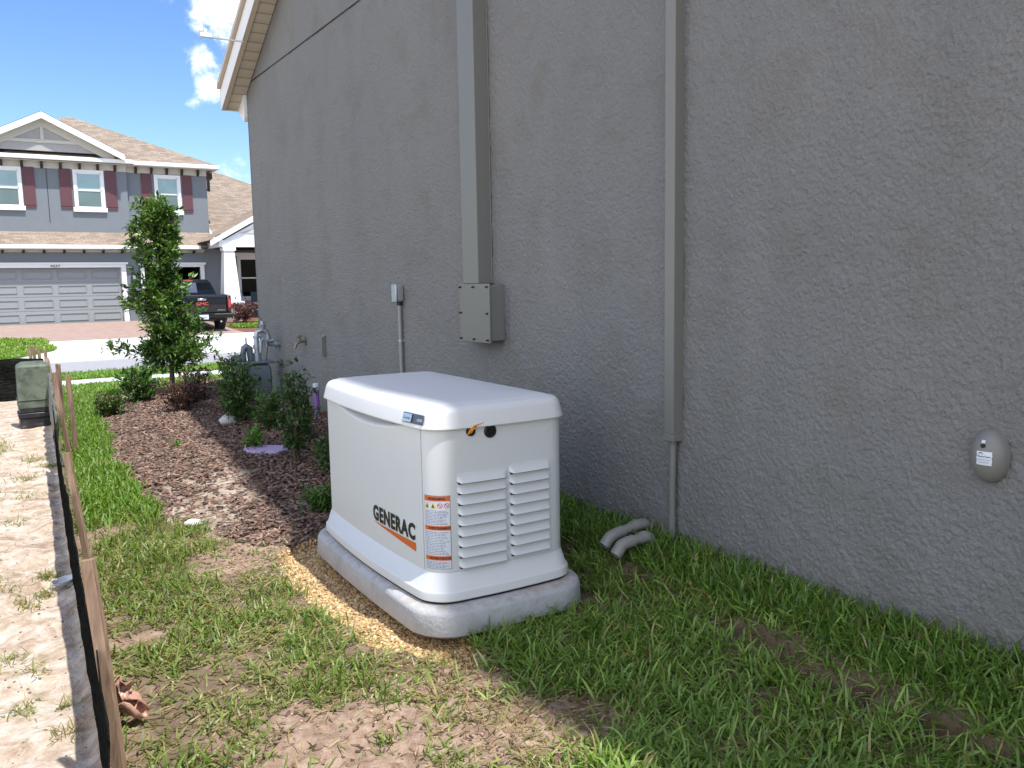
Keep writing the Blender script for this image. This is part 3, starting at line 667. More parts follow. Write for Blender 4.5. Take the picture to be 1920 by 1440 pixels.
for k, mt in enumerate((M['label_yellow'], M['label_yellow'])):
    c0 = a0 + .013 + .023 * k; MB().add([(*enc.pt(c0 - .010, .0026), .354), (*enc.pt(c0 + .010, .0026), .354), (*enc.pt(c0, .0026), .376)], [(0, 1, 2)]).build('hazard_symbol', mt, lab, recalc=False)
    MB().add([(*enc.pt(c0 - .003, .003), .357), (*enc.pt(c0 + .004, .003), .357), (*enc.pt(c0 + .0015, .003), .369), (*enc.pt(c0 - .001, .003), .369)], [(0, 1, 2, 3)]).build('hazard_symbol', M['logo_black'], lab, recalc=False)
for k in range(2):
    c0 = a0 + .060 + .023 * k; MB().grid([[(*enc.pt(c0 + .0095 * r * math.cos(a), .0026), .365 + .0095 * r * math.sin(a)) for a in np.linspace(0, 2 * math.pi, 21)] for r in (.78, 1)]).grid([[(*enc.pt(c0 + (.0065 * s + .001 * w), .0028), .365 - .0065 * s + .001 * w) for s in (-1, 1)] for w in (-1, 1)]).build('prohibition_symbol', M['label_red'], lab, recalc=False)
# badge on lid
def lidf(off): return lambda u, v: (*lid.pt(u, off - .011 * max(0, min(1, (v - .668) / .034))), v)
def tl(y): return -lid.hl + lid.r - y
b0, b1 = -.112, .034
f1 = lidf(.0015)
def rr_patch(b0, b1, za, zb, f, r=.006):
    pts = []
    for cx, cy, a in ((b1 - r, zb - r, 0), (b0 + r, zb - r, 90), (b0 + r, za + r, 180), (b1 - r, za + r, 270)):
        pts += [(cx + r * math.cos(R(a + k * 30)), cy + r * math.sin(R(a + k * 30))) for k in range(4)]
    return MB().add([f(*p) for p in pts], [tuple(range(len(pts)))])
badge = rr_patch(b0, b1, .662, .698, lidf(.002)).build('badge', M['badge_dark'], gen, recalc=False)
rr_patch(b0 + .003, b0 + .068, .665, .695, lidf(.003), .004).build('badge_face', M['badge_light'], badge, recalc=False)
mb = MB(); text_on(mb, 'Guardian', b0 + .009, b0 + .060, .676, .685, lidf(.004), .01); mb.build('lettering', M['badge_dark'], badge, recalc=False)
mb = MB(); text_on(mb, 'SERIES', b1 - .036, b1 - .006, .675, .684, lidf(.004), .01); mb.build('lettering', M['badge_light'], badge, recalc=False)
# plugs and orange tag on the end
def disc(x, z, prof, name, mt, parent=gen):
    bx_, by_ = enc.pt(sx_(x)); rings = []
    for r_, o2 in prof: rings.append([(bx_ + r_ * math.cos(a), by_ - o2, z + r_ * math.sin(a)) for a in np.linspace(0, 2 * math.pi, 29)[:-1]])
    return MB().loft(rings).build(name, mt, parent, smooth=40)
disc(-.140, .632, [(.0185, -.001), (.0185, .006), (.016, .009), (.011, .009), (.010, .005), (.001, .005)], 'lock', M['black_rubber'])
disc(-.060, .625, [(.0255, -.001), (.0255, .005), (.022, .008), (.014, .008), (.013, .004), (.009, .004), (.008, .008), (.001, .008)], 'plug', M['black_rubber'])
disc(.195, .60, [(.004, -.001), (.004, .003), (.001, .004)], 'rivet', M['gen_white'])
tag_mb = MB(); bx_, by_ = enc.pt(sx_(-.14))
P = [[(bx_ - .010 + dx, by_ - .012 - .022 * k, .648 - .012 * abs(k - .2) + dz) for dx, dz in ((-.006, -.004), (.007, .002))] for k in (0, .3, .7, 1)]
tag_mb.grid([[(bx_ - .018, by_ - .013, .622), (bx_ - .002, by_ - .016, .628)], [(bx_ - .014, by_ - .022, .640), (bx_ + .002, by_ - .024, .641)], [(bx_ + .002, by_ - .026, .655), (bx_ + .008, by_ - .022, .646)], [(bx_ + .028, by_ - .020, .658), (bx_ + .026, by_ - .014, .652)], [(bx_ + .052, by_ - .016, .661), (bx_ + .05, by_ - .006, .655)]])
tg = tag_mb.build('key_tag', M['orange_tag'], gen); sm = tg.modifiers.new('s', 'SOLIDIFY'); sm.thickness = .003

# concrete pad
pad = Out(.362, .680, .15, .02, .012)
mb = MB(); prof = [(.0, -.035), (.020, -.008), (.022, .003), (.026, .005), (.094, .0), (.100, -.001), (.108, -.005), (.115, -.012), (.119, -.022), (.121, -.035), (.123, -.08)]
rings = ringset(pad, prof)
rr = np.random.default_rng(3)
for k in range(len(rings[0])):
    x, y, z = rings[0][k]; rings[0][k] = (x, y, z + rr.uniform(-.004, .006)); x, y, z = rings[1][k]; rings[1][k] = (x, y, z + rr.uniform(-.006, .006))
mb.loft(rings); po = mb.build('generator_pad', M['pad'], None, smooth=50); po.location = (GC[0], GC[1], 0.0); po.rotation_euler = (0, 0, TH)
tag(po, 'grey concrete slab with rounded corners under the white generator', 'pad')

# ---------------------------------------------------------------- vegetation tools
def leaf_mat(name, rough=.45, trans=.35):
    t = MT(name); at = t.node('ShaderNodeAttribute', attribute_name='Col'); t.color(at.outputs['Color']); t.p(Roughness=rough)
    tr = t.node('ShaderNodeBsdfTranslucent'); mm = t.mix(1.0, at.outputs['Color'], (1.3, 1.5, .6), 'MULTIPLY'); t.l.new(mm, tr.inputs['Color'])
    ms = t.node('ShaderNodeMixShader'); ms.inputs[0].default_value = trans; t.l.new(t.b.outputs[0], ms.inputs[1]); t.l.new(tr.outputs[0], ms.inputs[2]); t.l.new(ms.outputs[0], t.out.inputs['Surface']); return t.m
M['grass'] = leaf_mat('grass_blade', .45, .35); M['leaf'] = leaf_mat('leaf', .35, .22)
M['bark'] = simple('bark', (.13, .095, .07), .9, 0, .3, 12, .004, 50)
def blades(name, px, py, L, W, lean, colr, seed, label=None, droop=.5, straw=.1, zoff=0):
    r = np.random.default_rng(seed); n = len(px)
    pz = hgt(px, py) - .004 + zoff; a = r.uniform(0, 2 * np.pi, n); d = np.stack([np.cos(a), np.sin(a)], -1)
    wa = a + np.pi / 2 + r.normal(0, .5, n); w = np.stack([np.cos(wa), np.sin(wa)], -1)
    L = L * r.uniform(.55, 1.25, n); W = W * r.uniform(.7, 1.25, n)
    th = np.clip(lean + r.normal(0, .28, n), .05, 1.5)   # angle from vertical
    V = np.zeros((n, 7, 3)); cur = np.stack([px, py, pz], -1); ts = [0, .35, .7, 1]
    pts = [cur]
    for k in range(3):
        ang = np.clip(th + droop * k * r.uniform(.2, 1.3, n), 0, 1.75); seg = L * (.36, .36, .28)[k]
        cur = cur + np.stack([d[:, 0] * np.sin(ang) * seg, d[:, 1] * np.sin(ang) * seg, np.cos(ang) * seg], -1); pts.append(cur)
    wz = np.concatenate([w, r.normal(0, .25, n)[:, None]], -1)
    for k, ww in enumerate((.7, 1.0, .8)):
        V[:, 2 * k] = pts[k] - wz * (W * ww / 2)[:, None]; V[:, 2 * k + 1] = pts[k] + wz * (W * ww / 2)[:, None]
    V[:, 6] = pts[3]
    for k in range(1, 7):  # keep lying blades above ground
        V[:, k, 2] = np.maximum(V[:, k, 2], pz + .005 + .002 * k)
    base = np.arange(n)[:, None] * 7
    F = np.concatenate([base + np.array([0, 1, 3, 2]), base + np.array([2, 3, 5, 4]), base + np.array([4, 5, 6, 6])], 0)
    # make last a quad degenerate-free: use triangle mesh instead
    T = np.concatenate([base + np.array([0, 1, 3]), base + np.array([0, 3, 2]), base + np.array([2, 3, 5]), base + np.array([2, 5, 4]), base + np.array([4, 5, 6])], 0)
    u = r.random(n); c0 = np.array(colr[0]); c1 = np.array(colr[1]); c = c0 + (c1 - c0) * u[:, None]; c *= r.uniform(.75, 1.25, n)[:, None]
    s = r.random(n) < straw; c[s] = np.array([.36, .29, .13]) * r.uniform(.6, 1.2, (s.sum(), 1))
    cc = np.repeat(c[:, None, :], 7, 1); cc[:, 6] *= np.array([1.15, 1.05, .9]); cc[:, :2] = cc[:, :2] * .9 + .02
    cc = np.concatenate([cc, np.ones((n, 7, 1))], -1)
    o = np_mesh(name, V.reshape(-1, 3), T, M['grass'], cc.reshape(-1, 4)); tag(o, label, 'grass', kind='stuff'); return o
def scatter(n, x0, x1, y0, y1, seed):
    r = np.random.default_rng(seed); return r.uniform(x0, x1, n), r.uniform(y0, y1, n), r
def in_pad(x, y):
    return (x > GC[0] - .40) & (x < GC[0] + .385) & (y > GC[1] - .69) & (y < GC[1] + .69)
def thatch(n, box, seed, label, fn, W=.003, L=.06):
    x, y, r = scatter(n, *box, seed); k = fn(x, y, r) & ~in_pad(x, y); x, y = x[k], y[k]
    blades('grass', x, y, L, W, 1.45, ((.20, .14, .07), (.38, .30, .17)), seed + 1, label, droop=.05, straw=.25)
G_LIT = ((.085, .15, .018), (.20, .27, .05)); G_DK = ((.035, .10, .022), (.09, .20, .035))
# left lawn: flattened clippings and upright tufts
x, y, r = scatter(42000, .22, 1.75, 1.5, 5.3, 1)
keep = (x > fence_x(y) + .03) & ~in_pad(x, y); dens = (1 - .95 * bare(x, y)) * (1 - gravel_w(x, y)) * (1 - bed(x, y)) * (.20 + .95 * sstep(.43, .56, fbm(x, y, 8, 91)))
dens = dens * np.where((y > 4.0) & (x > .95), .25, 1); keep &= r.random(len(x)) < dens * .62
x, y = x[keep], y[keep]
blades('grass', x, y, .058, .0062, 1.15, ((.12, .17, .035), (.30, .31, .11)), 5, 'matted sunlit grass clippings over dirt left of the generator', droop=.25, straw=.16)
x, y, r = scatter(30000, .22, 1.6, 1.5, 5.5, 2)
keep = (x > fence_x(y) + .03) & ~in_pad(x, y); dens = (1 - bare(x, y)) * (1 - gravel_w(x, y)) * (1 - bed(x, y)) * sstep(.47, .60, fbm(x, y, 5, 95))
dens = dens + .95 * (1 - sstep(.06, .26, np.abs(x - .56 - .02 * (y - 3)))) * sstep(2.7, 3.6, y) * (1 - bare(x, y))
keep &= r.random(len(x)) < np.clip(dens, 0, 1) * .6
blades('grass', x[keep], y[keep], .075, .006, .5, G_LIT, 6, 'sunlit upright grass tufts left of the generator', droop=.5, straw=.06)
thatch(26000, (.24, 1.6, 1.5, 4.6), 201, 'dry dead runners and thatch lying under the left grass', lambda x, y, r: (x > fence_x(y) + .03) & (r.random(len(x)) < .18 * (1 - .8 * bare(x, y))) & (gravel_w(x, y) < .3) & (bed(x, y) < .4))
thatch(26000, (1.1, 2.5, .7, 4.0), 211, 'dry thatch showing between the green blades by the wall', lambda x, y, r: r.random(len(x)) < .22 + .25 * bare(x, y))
# strip of lawn running away between fence and mulch
x, y, r = scatter(52000, .3, 1.5, 5.0, 12.5, 3)
keep = (x > fence_x(y) + .05) & (bed(x, y) < .5) & (r.random(len(x)) < np.clip(1.15 - (y - 5) * .06, .35, 1)) & (r.random(len(x)) > bare(x, y))
blades('grass', x[keep], y[keep], .085, .0085, .5, ((.10, .19, .02), (.19, .32, .045)), 7, 'bright strip of lawn between the silt fence and the mulch bed', droop=.45, straw=.05)
# right lawn against the wall
x, y, r = scatter(52000, .95, 2.52, .6, 4.4, 4)
ed = x - (1.18 + (y - 1.6) * .12) + (fbm(x, y, 6, 97) - .5) * .35
keep = ~in_pad(x, y) & (r.random(len(x)) < sstep(-.06, .12, ed) * (1 - bare(x, y)) * (1 - gravel_w(x, y)) * (.55 + .6 * sstep(.4, .52, fbm(x, y, 8, 99)))) & ((y < 2.72) | (x > 2.0))
blades('grass', x[keep], y[keep], .09, .0068, .66, ((.11, .205, .034), (.28, .40, .085)), 8, 'thick green lawn between the generator and the wall on the right', droop=.5, straw=.07)
# tufts leaning on the pad corner and along wall
x, y, r = scatter(5200, 2.25, 2.5, .8, 4.6, 9)
blades('grass', x, y, .095, .0065, .35, ((.07, .15, .02), (.17, .28, .05)), 10, 'taller grass fringe growing along the foot of the wall', droop=.4, straw=.04)
# tufts on bare soil and sand
tx, ty = [], []
r = np.random.default_rng(12)
spots = [(random.uniform(.5, 1.5), random.uniform(1.7, 2.6), 10, .03) for _ in range(46)]
for cx, cy, k, s in spots:
    k = int(r.integers(6, 26)); tx += list(cx + r.normal(0, s, k)); ty += list(cy + r.normal(0, s, k))
tx, ty = np.array(tx), np.array(ty); kk = ~in_pad(tx, ty)
blades('grass', tx[kk], ty[kk], .06, .0055, .8, G_LIT, 13, 'sparse loose sprigs of grass on the bare soil in the foreground', droop=.35, straw=.2)
tx, ty = [], []
for cx, cy, k, s in [(.1, 4.1, 60, .03), (.02, 3.5, 35, .03), (.09, 3.35, 30, .03), (.03, 3.05, 45, .025), (.2, 4.4, 80, .02), (.17, 4.2, 60, .02), (.22, 6.9, 70, .05), (.12, 5.6, 40, .04), (.3, 7.6, 90, .05), (.42, 7.3, 80, .04), (.0, 6.4, 60, .05), (.2, 6.3, 40, .05), (-.02, 8.6, 500, .10), (-.12, 8.9, 500, .12), (.1, 8.2, 60, .05), (.16, 3.0, 30, .02), (.13, 2.8, 26, .02), (-.1, 4.9, 50, .06), (.03, 4.35, 40, .05)]:
    tx += list(cx + r.normal(0, s, k)); ty += list(cy + r.normal(0, s * 1.3, k))
blades('grass', np.array(tx), np.array(ty), .055, .004, .75, ((.16, .19, .05), (.27, .28, .10)), 14, 'thin dry weeds dotted over the pale sand beside the fence', droop=.3, straw=.3)
# front yard lawn beyond the bed, verges
x, y, r = scatter(60000, .6, 7, 11.2, 18.0, 15)
keep = (x > fence_x(y) + .05) & ~((y > 15.0) & (y < 16.2)) & (x < 7) & (y < 17.9); keep &= (y > 11.5) | (x > .9)
x, y = x[keep], y[keep]
blades('grass', x, y, .09, .016, .5, ((.11, .21, .02), (.20, .34, .05)), 16, 'green front lawn and verge on this side of the street', droop=.4, straw=.03, zoff=.0)
x, y, r = scatter(30000, -6, 1.85, 23.2, 32.2, 17)
keep = ~((y > 27.5) & (y < 28.6)) & ~((y < 25.8) & (x > (y - 23.1) * .43 + .5)) & ~((y > 30.2) & (x > 1.6 - (y - 30.8) * 1.3))
blades('grass', x[keep], y[keep], .10, .035, .5, ((.12, .22, .02), (.24, .36, .05)), 18, 'green verge and lawn across the street beside the garage', droop=.4, straw=.03, zoff=.05)

# mulch chips
def chips(name, x, y, z, L, W, T, cols, seed, mt, flat=.25):
    r = np.random.default_rng(seed); n = len(x)
    a = r.uniform(0, np.pi, n); L = L * r.uniform(.4, 1.4, n); W = W * r.uniform(.5, 1.4, n)
    ux = np.stack([np.cos(a), np.sin(a), r.normal(0, flat, n)], -1); uy = np.stack([-np.sin(a), np.cos(a), r.normal(0, flat, n)], -1)
    uz = np.cross(ux, uy); uz /= np.linalg.norm(uz, axis=1)[:, None]
    c = np.stack([x, y, z], -1); V = np.zeros((n, 8, 3)); k = 0
    for dz in (-1, 1):
        for dx, dy in ((-1, -1), (1, -.6), (.8, 1), (-.9, .7)):
            V[:, k] = c + ux * (dx * L / 2 * r.uniform(.7, 1.1, n))[:, None] + uy * (dy * W / 2)[:, None] + uz * (dz * T / 2); k += 1
    b = np.arange(n)[:, None] * 8
    F = np.concatenate([b + np.array(q) for q in ((4, 5, 6, 7), (0, 1, 5, 4), (1, 2, 6, 5), (2, 3, 7, 6), (3, 0, 4, 7))], 0)
    cc = np.array(cols)[r.integers(0, len(cols), n)] * r.uniform(.6, 1.3, (n, 1)); cc = np.concatenate([np.repeat(cc[:, None], 8, 1), np.ones((n, 8, 1))], -1)
    return np_mesh(name, V.reshape(-1, 3), F, mt, cc.reshape(-1, 4))
t = MT('chip'); at = t.node('ShaderNodeAttribute', attribute_name='Col'); t.color(t.mix(.5, at.outputs['Color'], t.mix(t.noise(60, 3), (.0, .0, .0), (1, 1, 1)), 'OVERLAY')); t.p(Roughness=.9); M['chip'] = t.m
x, y, r = scatter(40000, .75, 2.5, 4.0, 11.6, 21)
bd = bed(x, y); pale = 1 - sstep(.35, .95, np.sqrt(((x - 1.12 - (y - 5.2) * .32) / .44) ** 2 + ((y - 5.2) / 1.55) ** 2) + (fbm(x, y, 8, 111) - .5) * 1.1)
nearfac = np.clip(1.3 - (y - 4) * .10, .45, 1)
keep = (bd > .35) & ~in_pad(x, y) & (r.random(len(x)) < (1 - .80 * pale) * nearfac)
x, y = x[keep], y[keep]; lift = r.uniform(.001, .022, len(x))
o = chips('bark_mulch', x, y, hgt(x, y) + lift, .044, .0145, .005, [(.145, .08, .056), (.205, .12, .09), (.09, .056, .042), (.25, .18, .145), (.29, .19, .14), (.13, .092, .074)], 22, M['chip'])
tag(o, 'brown bark chips spread over the planting bed', 'mulch', kind='stuff')
x, y, r = scatter(2600, .8, 2.2, 3.7, 4.6, 23); x2, y2, r = scatter(700, .4, 1.5, 1.6, 2.7, 24); x = np.r_[x, x2]; y = np.r_[y, y2]
keep = ~in_pad(x, y) & (gravel_w(x, y) < .2) & (np.random.default_rng(5).random(len(x)) < .35 + .6 * (y < 3)) & (x > .3)
x, y = x[keep], y[keep]
o = chips('soil_debris', x, y, hgt(x, y) + .003, .020, .006, .004, [(.10, .065, .045), (.16, .10, .07), (.30, .22, .15)], 25, M['chip']); tag(o, 'small bits of bark and clods on bare soil', 'debris', kind='stuff')
# gravel
def stones(name, x, y, z, s, cols, seed, mt):
    r = np.random.default_rng(seed); n = len(x); ph = (1 + 5 ** .5) / 2
    iv = np.array([(-1, ph, 0), (1, ph, 0), (-1, -ph, 0), (1, -ph, 0), (0, -1, ph), (0, 1, ph), (0, -1, -ph), (0, 1, -ph), (ph, 0, -1), (ph, 0, 1), (-ph, 0, -1), (-ph, 0, 1)], float); iv /= np.linalg.norm(iv[0])
    fi = np.array([(0, 11, 5), (0, 5, 1), (0, 1, 7), (0, 7, 10), (0, 10, 11), (1, 5, 9), (5, 11, 4), (11, 10, 2), (10, 7, 6), (7, 1, 8), (3, 9, 4), (3, 4, 2), (3, 2, 6), (3, 6, 8), (3, 8, 9), (4, 9, 5), (2, 4, 11), (6, 2, 10), (8, 6, 7), (9, 8, 1)])
    sc = s * r.uniform(.5, 1.4, (n, 1, 1)) * r.uniform(.65, 1.2, (n, 1, 3)) * np.array([1, 1, .75]); V = iv[None] * sc * r.uniform(.82, 1.15, (n, 12, 1))
    a = r.uniform(0, 6.28, n); ca, sa = np.cos(a)[:, None], np.sin(a)[:, None]; V = np.stack([V[..., 0] * ca - V[..., 1] * sa, V[..., 0] * sa + V[..., 1] * ca, V[..., 2]], -1)
    V += np.stack([x, y, z], -1)[:, None]; F = (np.arange(n)[:, None, None] * 12 + fi[None]).reshape(-1, 3)
    cc = np.array(cols)[r.integers(0, len(cols), n)] * r.uniform(.75, 1.2, (n, 1)); cc = np.concatenate([np.repeat(cc[:, None], 12, 1), np.ones((n, 12, 1))], -1)
    return np_mesh(name, V.reshape(-1, 3), F, mt, cc.reshape(-1, 4), smooth=True)
t = MT('stone'); at = t.node('ShaderNodeAttribute', attribute_name='Col'); t.color(at.outputs['Color']); t.p(Roughness=.7); M['stone'] = t.m
x, y, r = scatter(60000, 1.0, 1.7, 2.35, 4.2, 31); keep = (r.random(len(x)) < gravel_w(x, y) * .55); x, y = x[keep], y[keep]
o = stones('gravel', x, y, hgt(x, y) + r.uniform(.0, .008, len(x)), .0068, [(.50, .32, .145), (.57, .39, .19), (.40, .25, .11), (.62, .46, .26), (.30, .20, .10)], 32, M['stone']); tag(o, 'golden pea gravel along the left edge of the concrete pad', 'gravel', kind='stuff')
x, y, r = scatter(900, .9, 1.7, 2.2, 4.3, 33); keep = ~in_pad(x, y); x, y = x[keep], y[keep]
o = stones('gravel', x, y, hgt(x, y) + .002, .004, [(.50, .36, .2), (.55, .42, .26)], 34, M['stone']); tag(o, 'stray yellow pebbles scattered in the grass near the pad', 'gravel', kind='stuff')
x, y, r = scatter(16000, .4, 2.4, 1.2, 4.6, 37); keep = ~in_pad(x, y) & (gravel_w(x, y) < .2) & (r.random(len(x)) < bare(x, y) * (fbm(x, y, 9, 39) > .55) * .45 + .02) & (x > fence_x(y) + .05); x, y = x[keep], y[keep]
o = stones('soil_clods', x, y, hgt(x, y) + .001, .0048, [(.28, .19, .14), (.22, .14, .10), (.38, .27, .20), (.17, .11, .08)], 38, M['stone']); tag(o, 'crumbly brown clods of dug soil on the bare patches', 'soil', kind='stuff')
x, y, r = scatter(900, -.3, .5, 2.4, 8, 35); keep = x < fence_x(y) - .02; x, y = x[keep], y[keep]
o = stones('gravel', x, y, hgt(x, y) + .001, .0045, [(.22, .17, .12), (.34, .26, .2), (.14, .1, .08)], 36, M['stone']); tag(o, 'small dark crumbs of soil lying on the pale sand', 'gravel', kind='stuff')

# leafy plants
def leaves(name, C_, D_, L, W, cols, seed, parent=None, fold=.25):
    """C_ positions, D_ directions (n,3)"""
    r = np.random.default_rng(seed); n = len(C_); D = D_ / np.linalg.norm(D_, axis=1)[:, None]
    s = np.cross(D, r.normal(0, .45, (n, 3)) + np.array([0, 0, 1.0])); s /= np.linalg.norm(s, axis=1)[:, None] + 1e-9; up = np.cross(s, D)
    L = (L * r.uniform(.6, 1.25, n))[:, None]; W = (W * r.uniform(.7, 1.2, n))[:, None]
    V = np.zeros((n, 6, 3)); V[:, 0] = C_; V[:, 1] = C_ + D * L * .45 + s * W / 2 + up * W * fold; V[:, 2] = C_ + D * L * .5 ; V[:, 3] = C_ + D * L * .45 - s * W / 2 + up * W * fold; V[:, 4] = C_ + D * L - up * L * .12
    V[:, 5] = C_ + D * L * .5
    b = np.arange(n)[:, None] * 6; F = np.concatenate([b + np.array([0, 1, 2]), b + np.array([1, 4, 2]), b + np.array([0, 2, 3]), b + np.array([2, 4, 3])], 0)
    cc = np.array(cols)[r.integers(0, len(cols), n)] * r.uniform(.7, 1.3, (n, 1)); cc = np.concatenate([np.repeat(cc[:, None], 6, 1), np.ones((n, 6, 1))], -1)
    return np_mesh(name, V.reshape(-1, 3), F, M['leaf'], cc.reshape(-1, 4), parent=parent)
def plant(kind, loc, label, cat, h, rad, nstem, L, W, cols, seed, dens=60, bark='bark', group=None, prof=None, clump=5, stemr=.006, spread=.5, start=.15, twig=.12):
    r = np.random.default_rng(seed); o = empty(kind, loc); tag(o, label, cat, group); mb = MB(); Cs, Ds = [], []
    for i in range(nstem):
        a = r.uniform(0, 2 * math.pi); lean = rad * r.uniform(.1, 1.0) * spread; hh = h * r.uniform(.6, 1.0)
        tip = np.array([lean * math.cos(a), lean * math.sin(a), hh]); b0 = np.array([.15 * lean * math.cos(a), .15 * lean * math.sin(a), 0])
        mid = (b0 + tip) / 2 + r.normal(0, .03, 3) * h; pts = [b0, mid, tip]; mb.tube(pts, [stemr, stemr * .75, stemr * .35], 5)
        for k in range(dens):
            u = r.uniform(start, 1.0); p = (1 - u) ** 2 * b0 + 2 * u * (1 - u) * mid + u * u * tip
            w = (prof(p[2] / h) if prof else math.sin(min(1, max(.1, u)) * math.pi * .85) ** .5) * rad
            q = r.normal(0, 1, 3); q[2] = abs(q[2]) * .5; q /= np.linalg.norm(q); e = p + q * w * r.uniform(.1, .95) * (1 - spread * .5)
            if twig > 0 and k % 3 == 0: mb.tube([p, (p + e) / 2 + np.array([0, 0, .01]), e], [stemr * .35, stemr * .3, stemr * .2], 4, False)
            for c in range(clump):
                dd = q * .7 + r.normal(0, .6, 3) + np.array([0, 0, .35]); Cs.append(e + r.normal(0, .008, 3)); Ds.append(dd)
    mb.build('stem', M[bark], o); leaves('foliage', np.array(Cs), np.array(Ds), L, W, cols, seed + 1, o); return o
GREEN = [(.05, .11, .025), (.085, .17, .035), (.14, .25, .055), (.06, .13, .035)]
DARK = [(.03, .07, .02), (.05, .11, .028), (.085, .16, .04)]
BRIGHT = [(.12, .26, .03), (.18, .34, .05), (.09, .2, .03)]
RED = [(.10, .03, .035), (.14, .05, .045), (.07, .04, .03), (.09, .075, .03)]
# the young tree
def tree():
    o = empty('young_tree', (1.98, 10.9, -.03)); tag(o, 'slender young broadleaf tree growing at the end of the mulch bed', 'tree')
    r = np.random.default_rng(42); mb = MB()
    tr_ = [(0, 0, 0), (.01, 0, .4), (-.02, .01, .9), (-.05, 0, 1.4), (-.04, .0, 1.9), (-.02, 0, 2.3)]
    mb.tube(tr_, [.035, .028, .022, .016, .010, .005], 8); Cs, Ds = [], []
    tz = [p[2] for p in tr_]; txx = [p[0] for p in tr_]
    def halfw(z, sgn):
        if sgn < 0: return float(np.interp(z, [.15, .45, .75, .95, 1.25, 1.5, 1.7, 2.0, 2.3, 2.5], [.35, .66, .62, .60, .46, .36, .42, .42, .42, .22]))
        return float(np.interp(z, [.15, .45, .65, .9, 1.1, 1.25, 1.5, 1.75, 1.9, 2.1, 2.35, 2.5], [.2, .62, .55, .42, .36, .34, .16, .30, .20, .22, .30, .10]))
    nb = 225
    for i in range(nb):
        z0 = .36 + 2.0 * ((i + .5) / nb) ** 1.12; a = i * 2.39996 + r.normal(0, .3); sgn = math.cos(a)
        w = (halfw(z0, sgn) * abs(sgn) + .38 * (1 - abs(sgn)) * (1.1 - z0 * .2)) * r.uniform(.42, 1.10)
        # a few gaps between whorls
        if r.random() < .24 + .5 * (math.sin(z0 * 9.0) > .55): continue
        p0 = np.array([np.interp(z0, tz, txx), 0, z0]); tip = p0 + np.array([math.cos(a) * w, math.sin(a) * w, w * r.uniform(.05, .55)])
        mid = (p0 + tip) / 2 + np.array([0, 0, -.03 * r.random()]); mb.tube([p0, mid, tip], [.008, .0055, .0025], 5, False)
        nt = int(6 + w * 20)
        for k in range(nt):
            u = .22 + .78 * (k + r.random()) / nt; p = (1 - u) ** 2 * p0 + 2 * u * (1 - u) * mid + u * u * tip
            q = r.normal(0, 1, 3); q /= np.linalg.norm(q); e = p + q * r.uniform(.01, .09)
            mb.tube([p, e], [.002, .0015], 3, False)
            for c in range(7):
                d_ = (tip - p0) / (w + .01) * .5 + q * .5 + r.normal(0, .55, 3) + np.array([0, 0, .3]); Cs.append(e + r.normal(0, .012, 3)); Ds.append(d_)
    mb.build('trunk', M['bark'], o, smooth=60); leaves('crown', np.array(Cs), np.array(Ds), .082, .03, [(.045, .095, .02), (.075, .15, .03), (.13, .235, .04), (.035, .08, .02), (.105, .20, .035), (.20, .31, .065)], 43, o)
tree()
plant('shrub', (1.98, 7.75, .04), 'dense dark green shrub in front of the gas meter', 'shrub', .62, .24, 12, .05, .019, GREEN + DARK, 51, 34)
plant('shrub', (2.08, 7.1, .05), 'low mid green shrub between the dense shrub and the tall spindly one', 'shrub', .38, .24, 10, .042, .016, GREEN, 52, 26)
plant('shrub', (1.87, 5.88, .05), 'tall spindly dark green shrub between the generator and the gas meter', 'shrub', .72, .20, 9, .042, .018, DARK + GREEN[:1], 53, 30, spread=.75)
plant('shrub', (2.2, 5.55, .06), 'leafy shrub tucked against the back left corner of the generator', 'shrub', .32, .2, 9, .042, .018, DARK + GREEN[:2], 54, 24, spread=.8)
plant('shrub', (1.96, 5.35, .05), 'low dark foliage at the foot of the spindly shrub', 'shrub', .24, .2, 9, .04, .016, DARK + GREEN, 55, 22)
plant('shrub', (1.74, 6.45, .05), 'small bright green sprout beside the lavender valve cover', 'shrub', .14, .07, 5, .07, .02, BRIGHT, 56, 6, clump=4)
plant('shrub', (2.1, 6.35, .08), 'low shrub by the wall behind the tall spindly one', 'shrub', .3, .14, 6, .05, .02, GREEN, 57, 16)
plant('shrub', (2.3, 4.85, .08), 'shrub whose top leaves peek over the far end of the generator', 'shrub', .74, .12, 5, .05, .022, GREEN, 65, 14)
plant('shrub', (1.72, 9.0, .03), 'purple leaved shrub below the young tree', 'shrub', .38, .26, 12, .034, .017, RED, 58, 30, spread=.8)
plant('shrub', (1.98, 9.55, .02), 'taller purple leaved shrub right of the tree trunk', 'shrub', .5, .22, 10, .034, .017, RED + RED[:2], 59, 26, spread=.8)
plant('shrub', (1.1, 9.4, 0), 'low reddish green shrub at the left end of the mulch bed', 'shrub', .22, .26, 12, .038, .016, RED[:1] + GREEN + [(.12, .10, .03)], 60, 26, spread=.9)
plant('shrub', (1.5, 10.2, -.02), 'glossy dark green shrub left of the tree trunk', 'shrub', .42, .26, 10, .08, .035, DARK + GREEN, 61, 22, spread=.8)
plant('shrub', (2.35, 9.4, .02), 'green shrub beyond the gas meter at the house corner', 'shrub', .5, .25, 9, .05, .018, GREEN + RED[:1], 62, 24)
plant('shrub', (1.62, 4.62, .0), 'weedy green clump at the far left corner of the pad', 'shrub', .14, .14, 9, .07, .012, BRIGHT[:1] + GREEN, 63, 10, spread=.9, twig=0)
plant('shrub', (1.28, 7.0, .03), 'tiny weed in the middle of the mulch', 'weed', .07, .05, 4, .04, .012, BRIGHT, 64, 4, clump=3, twig=0)
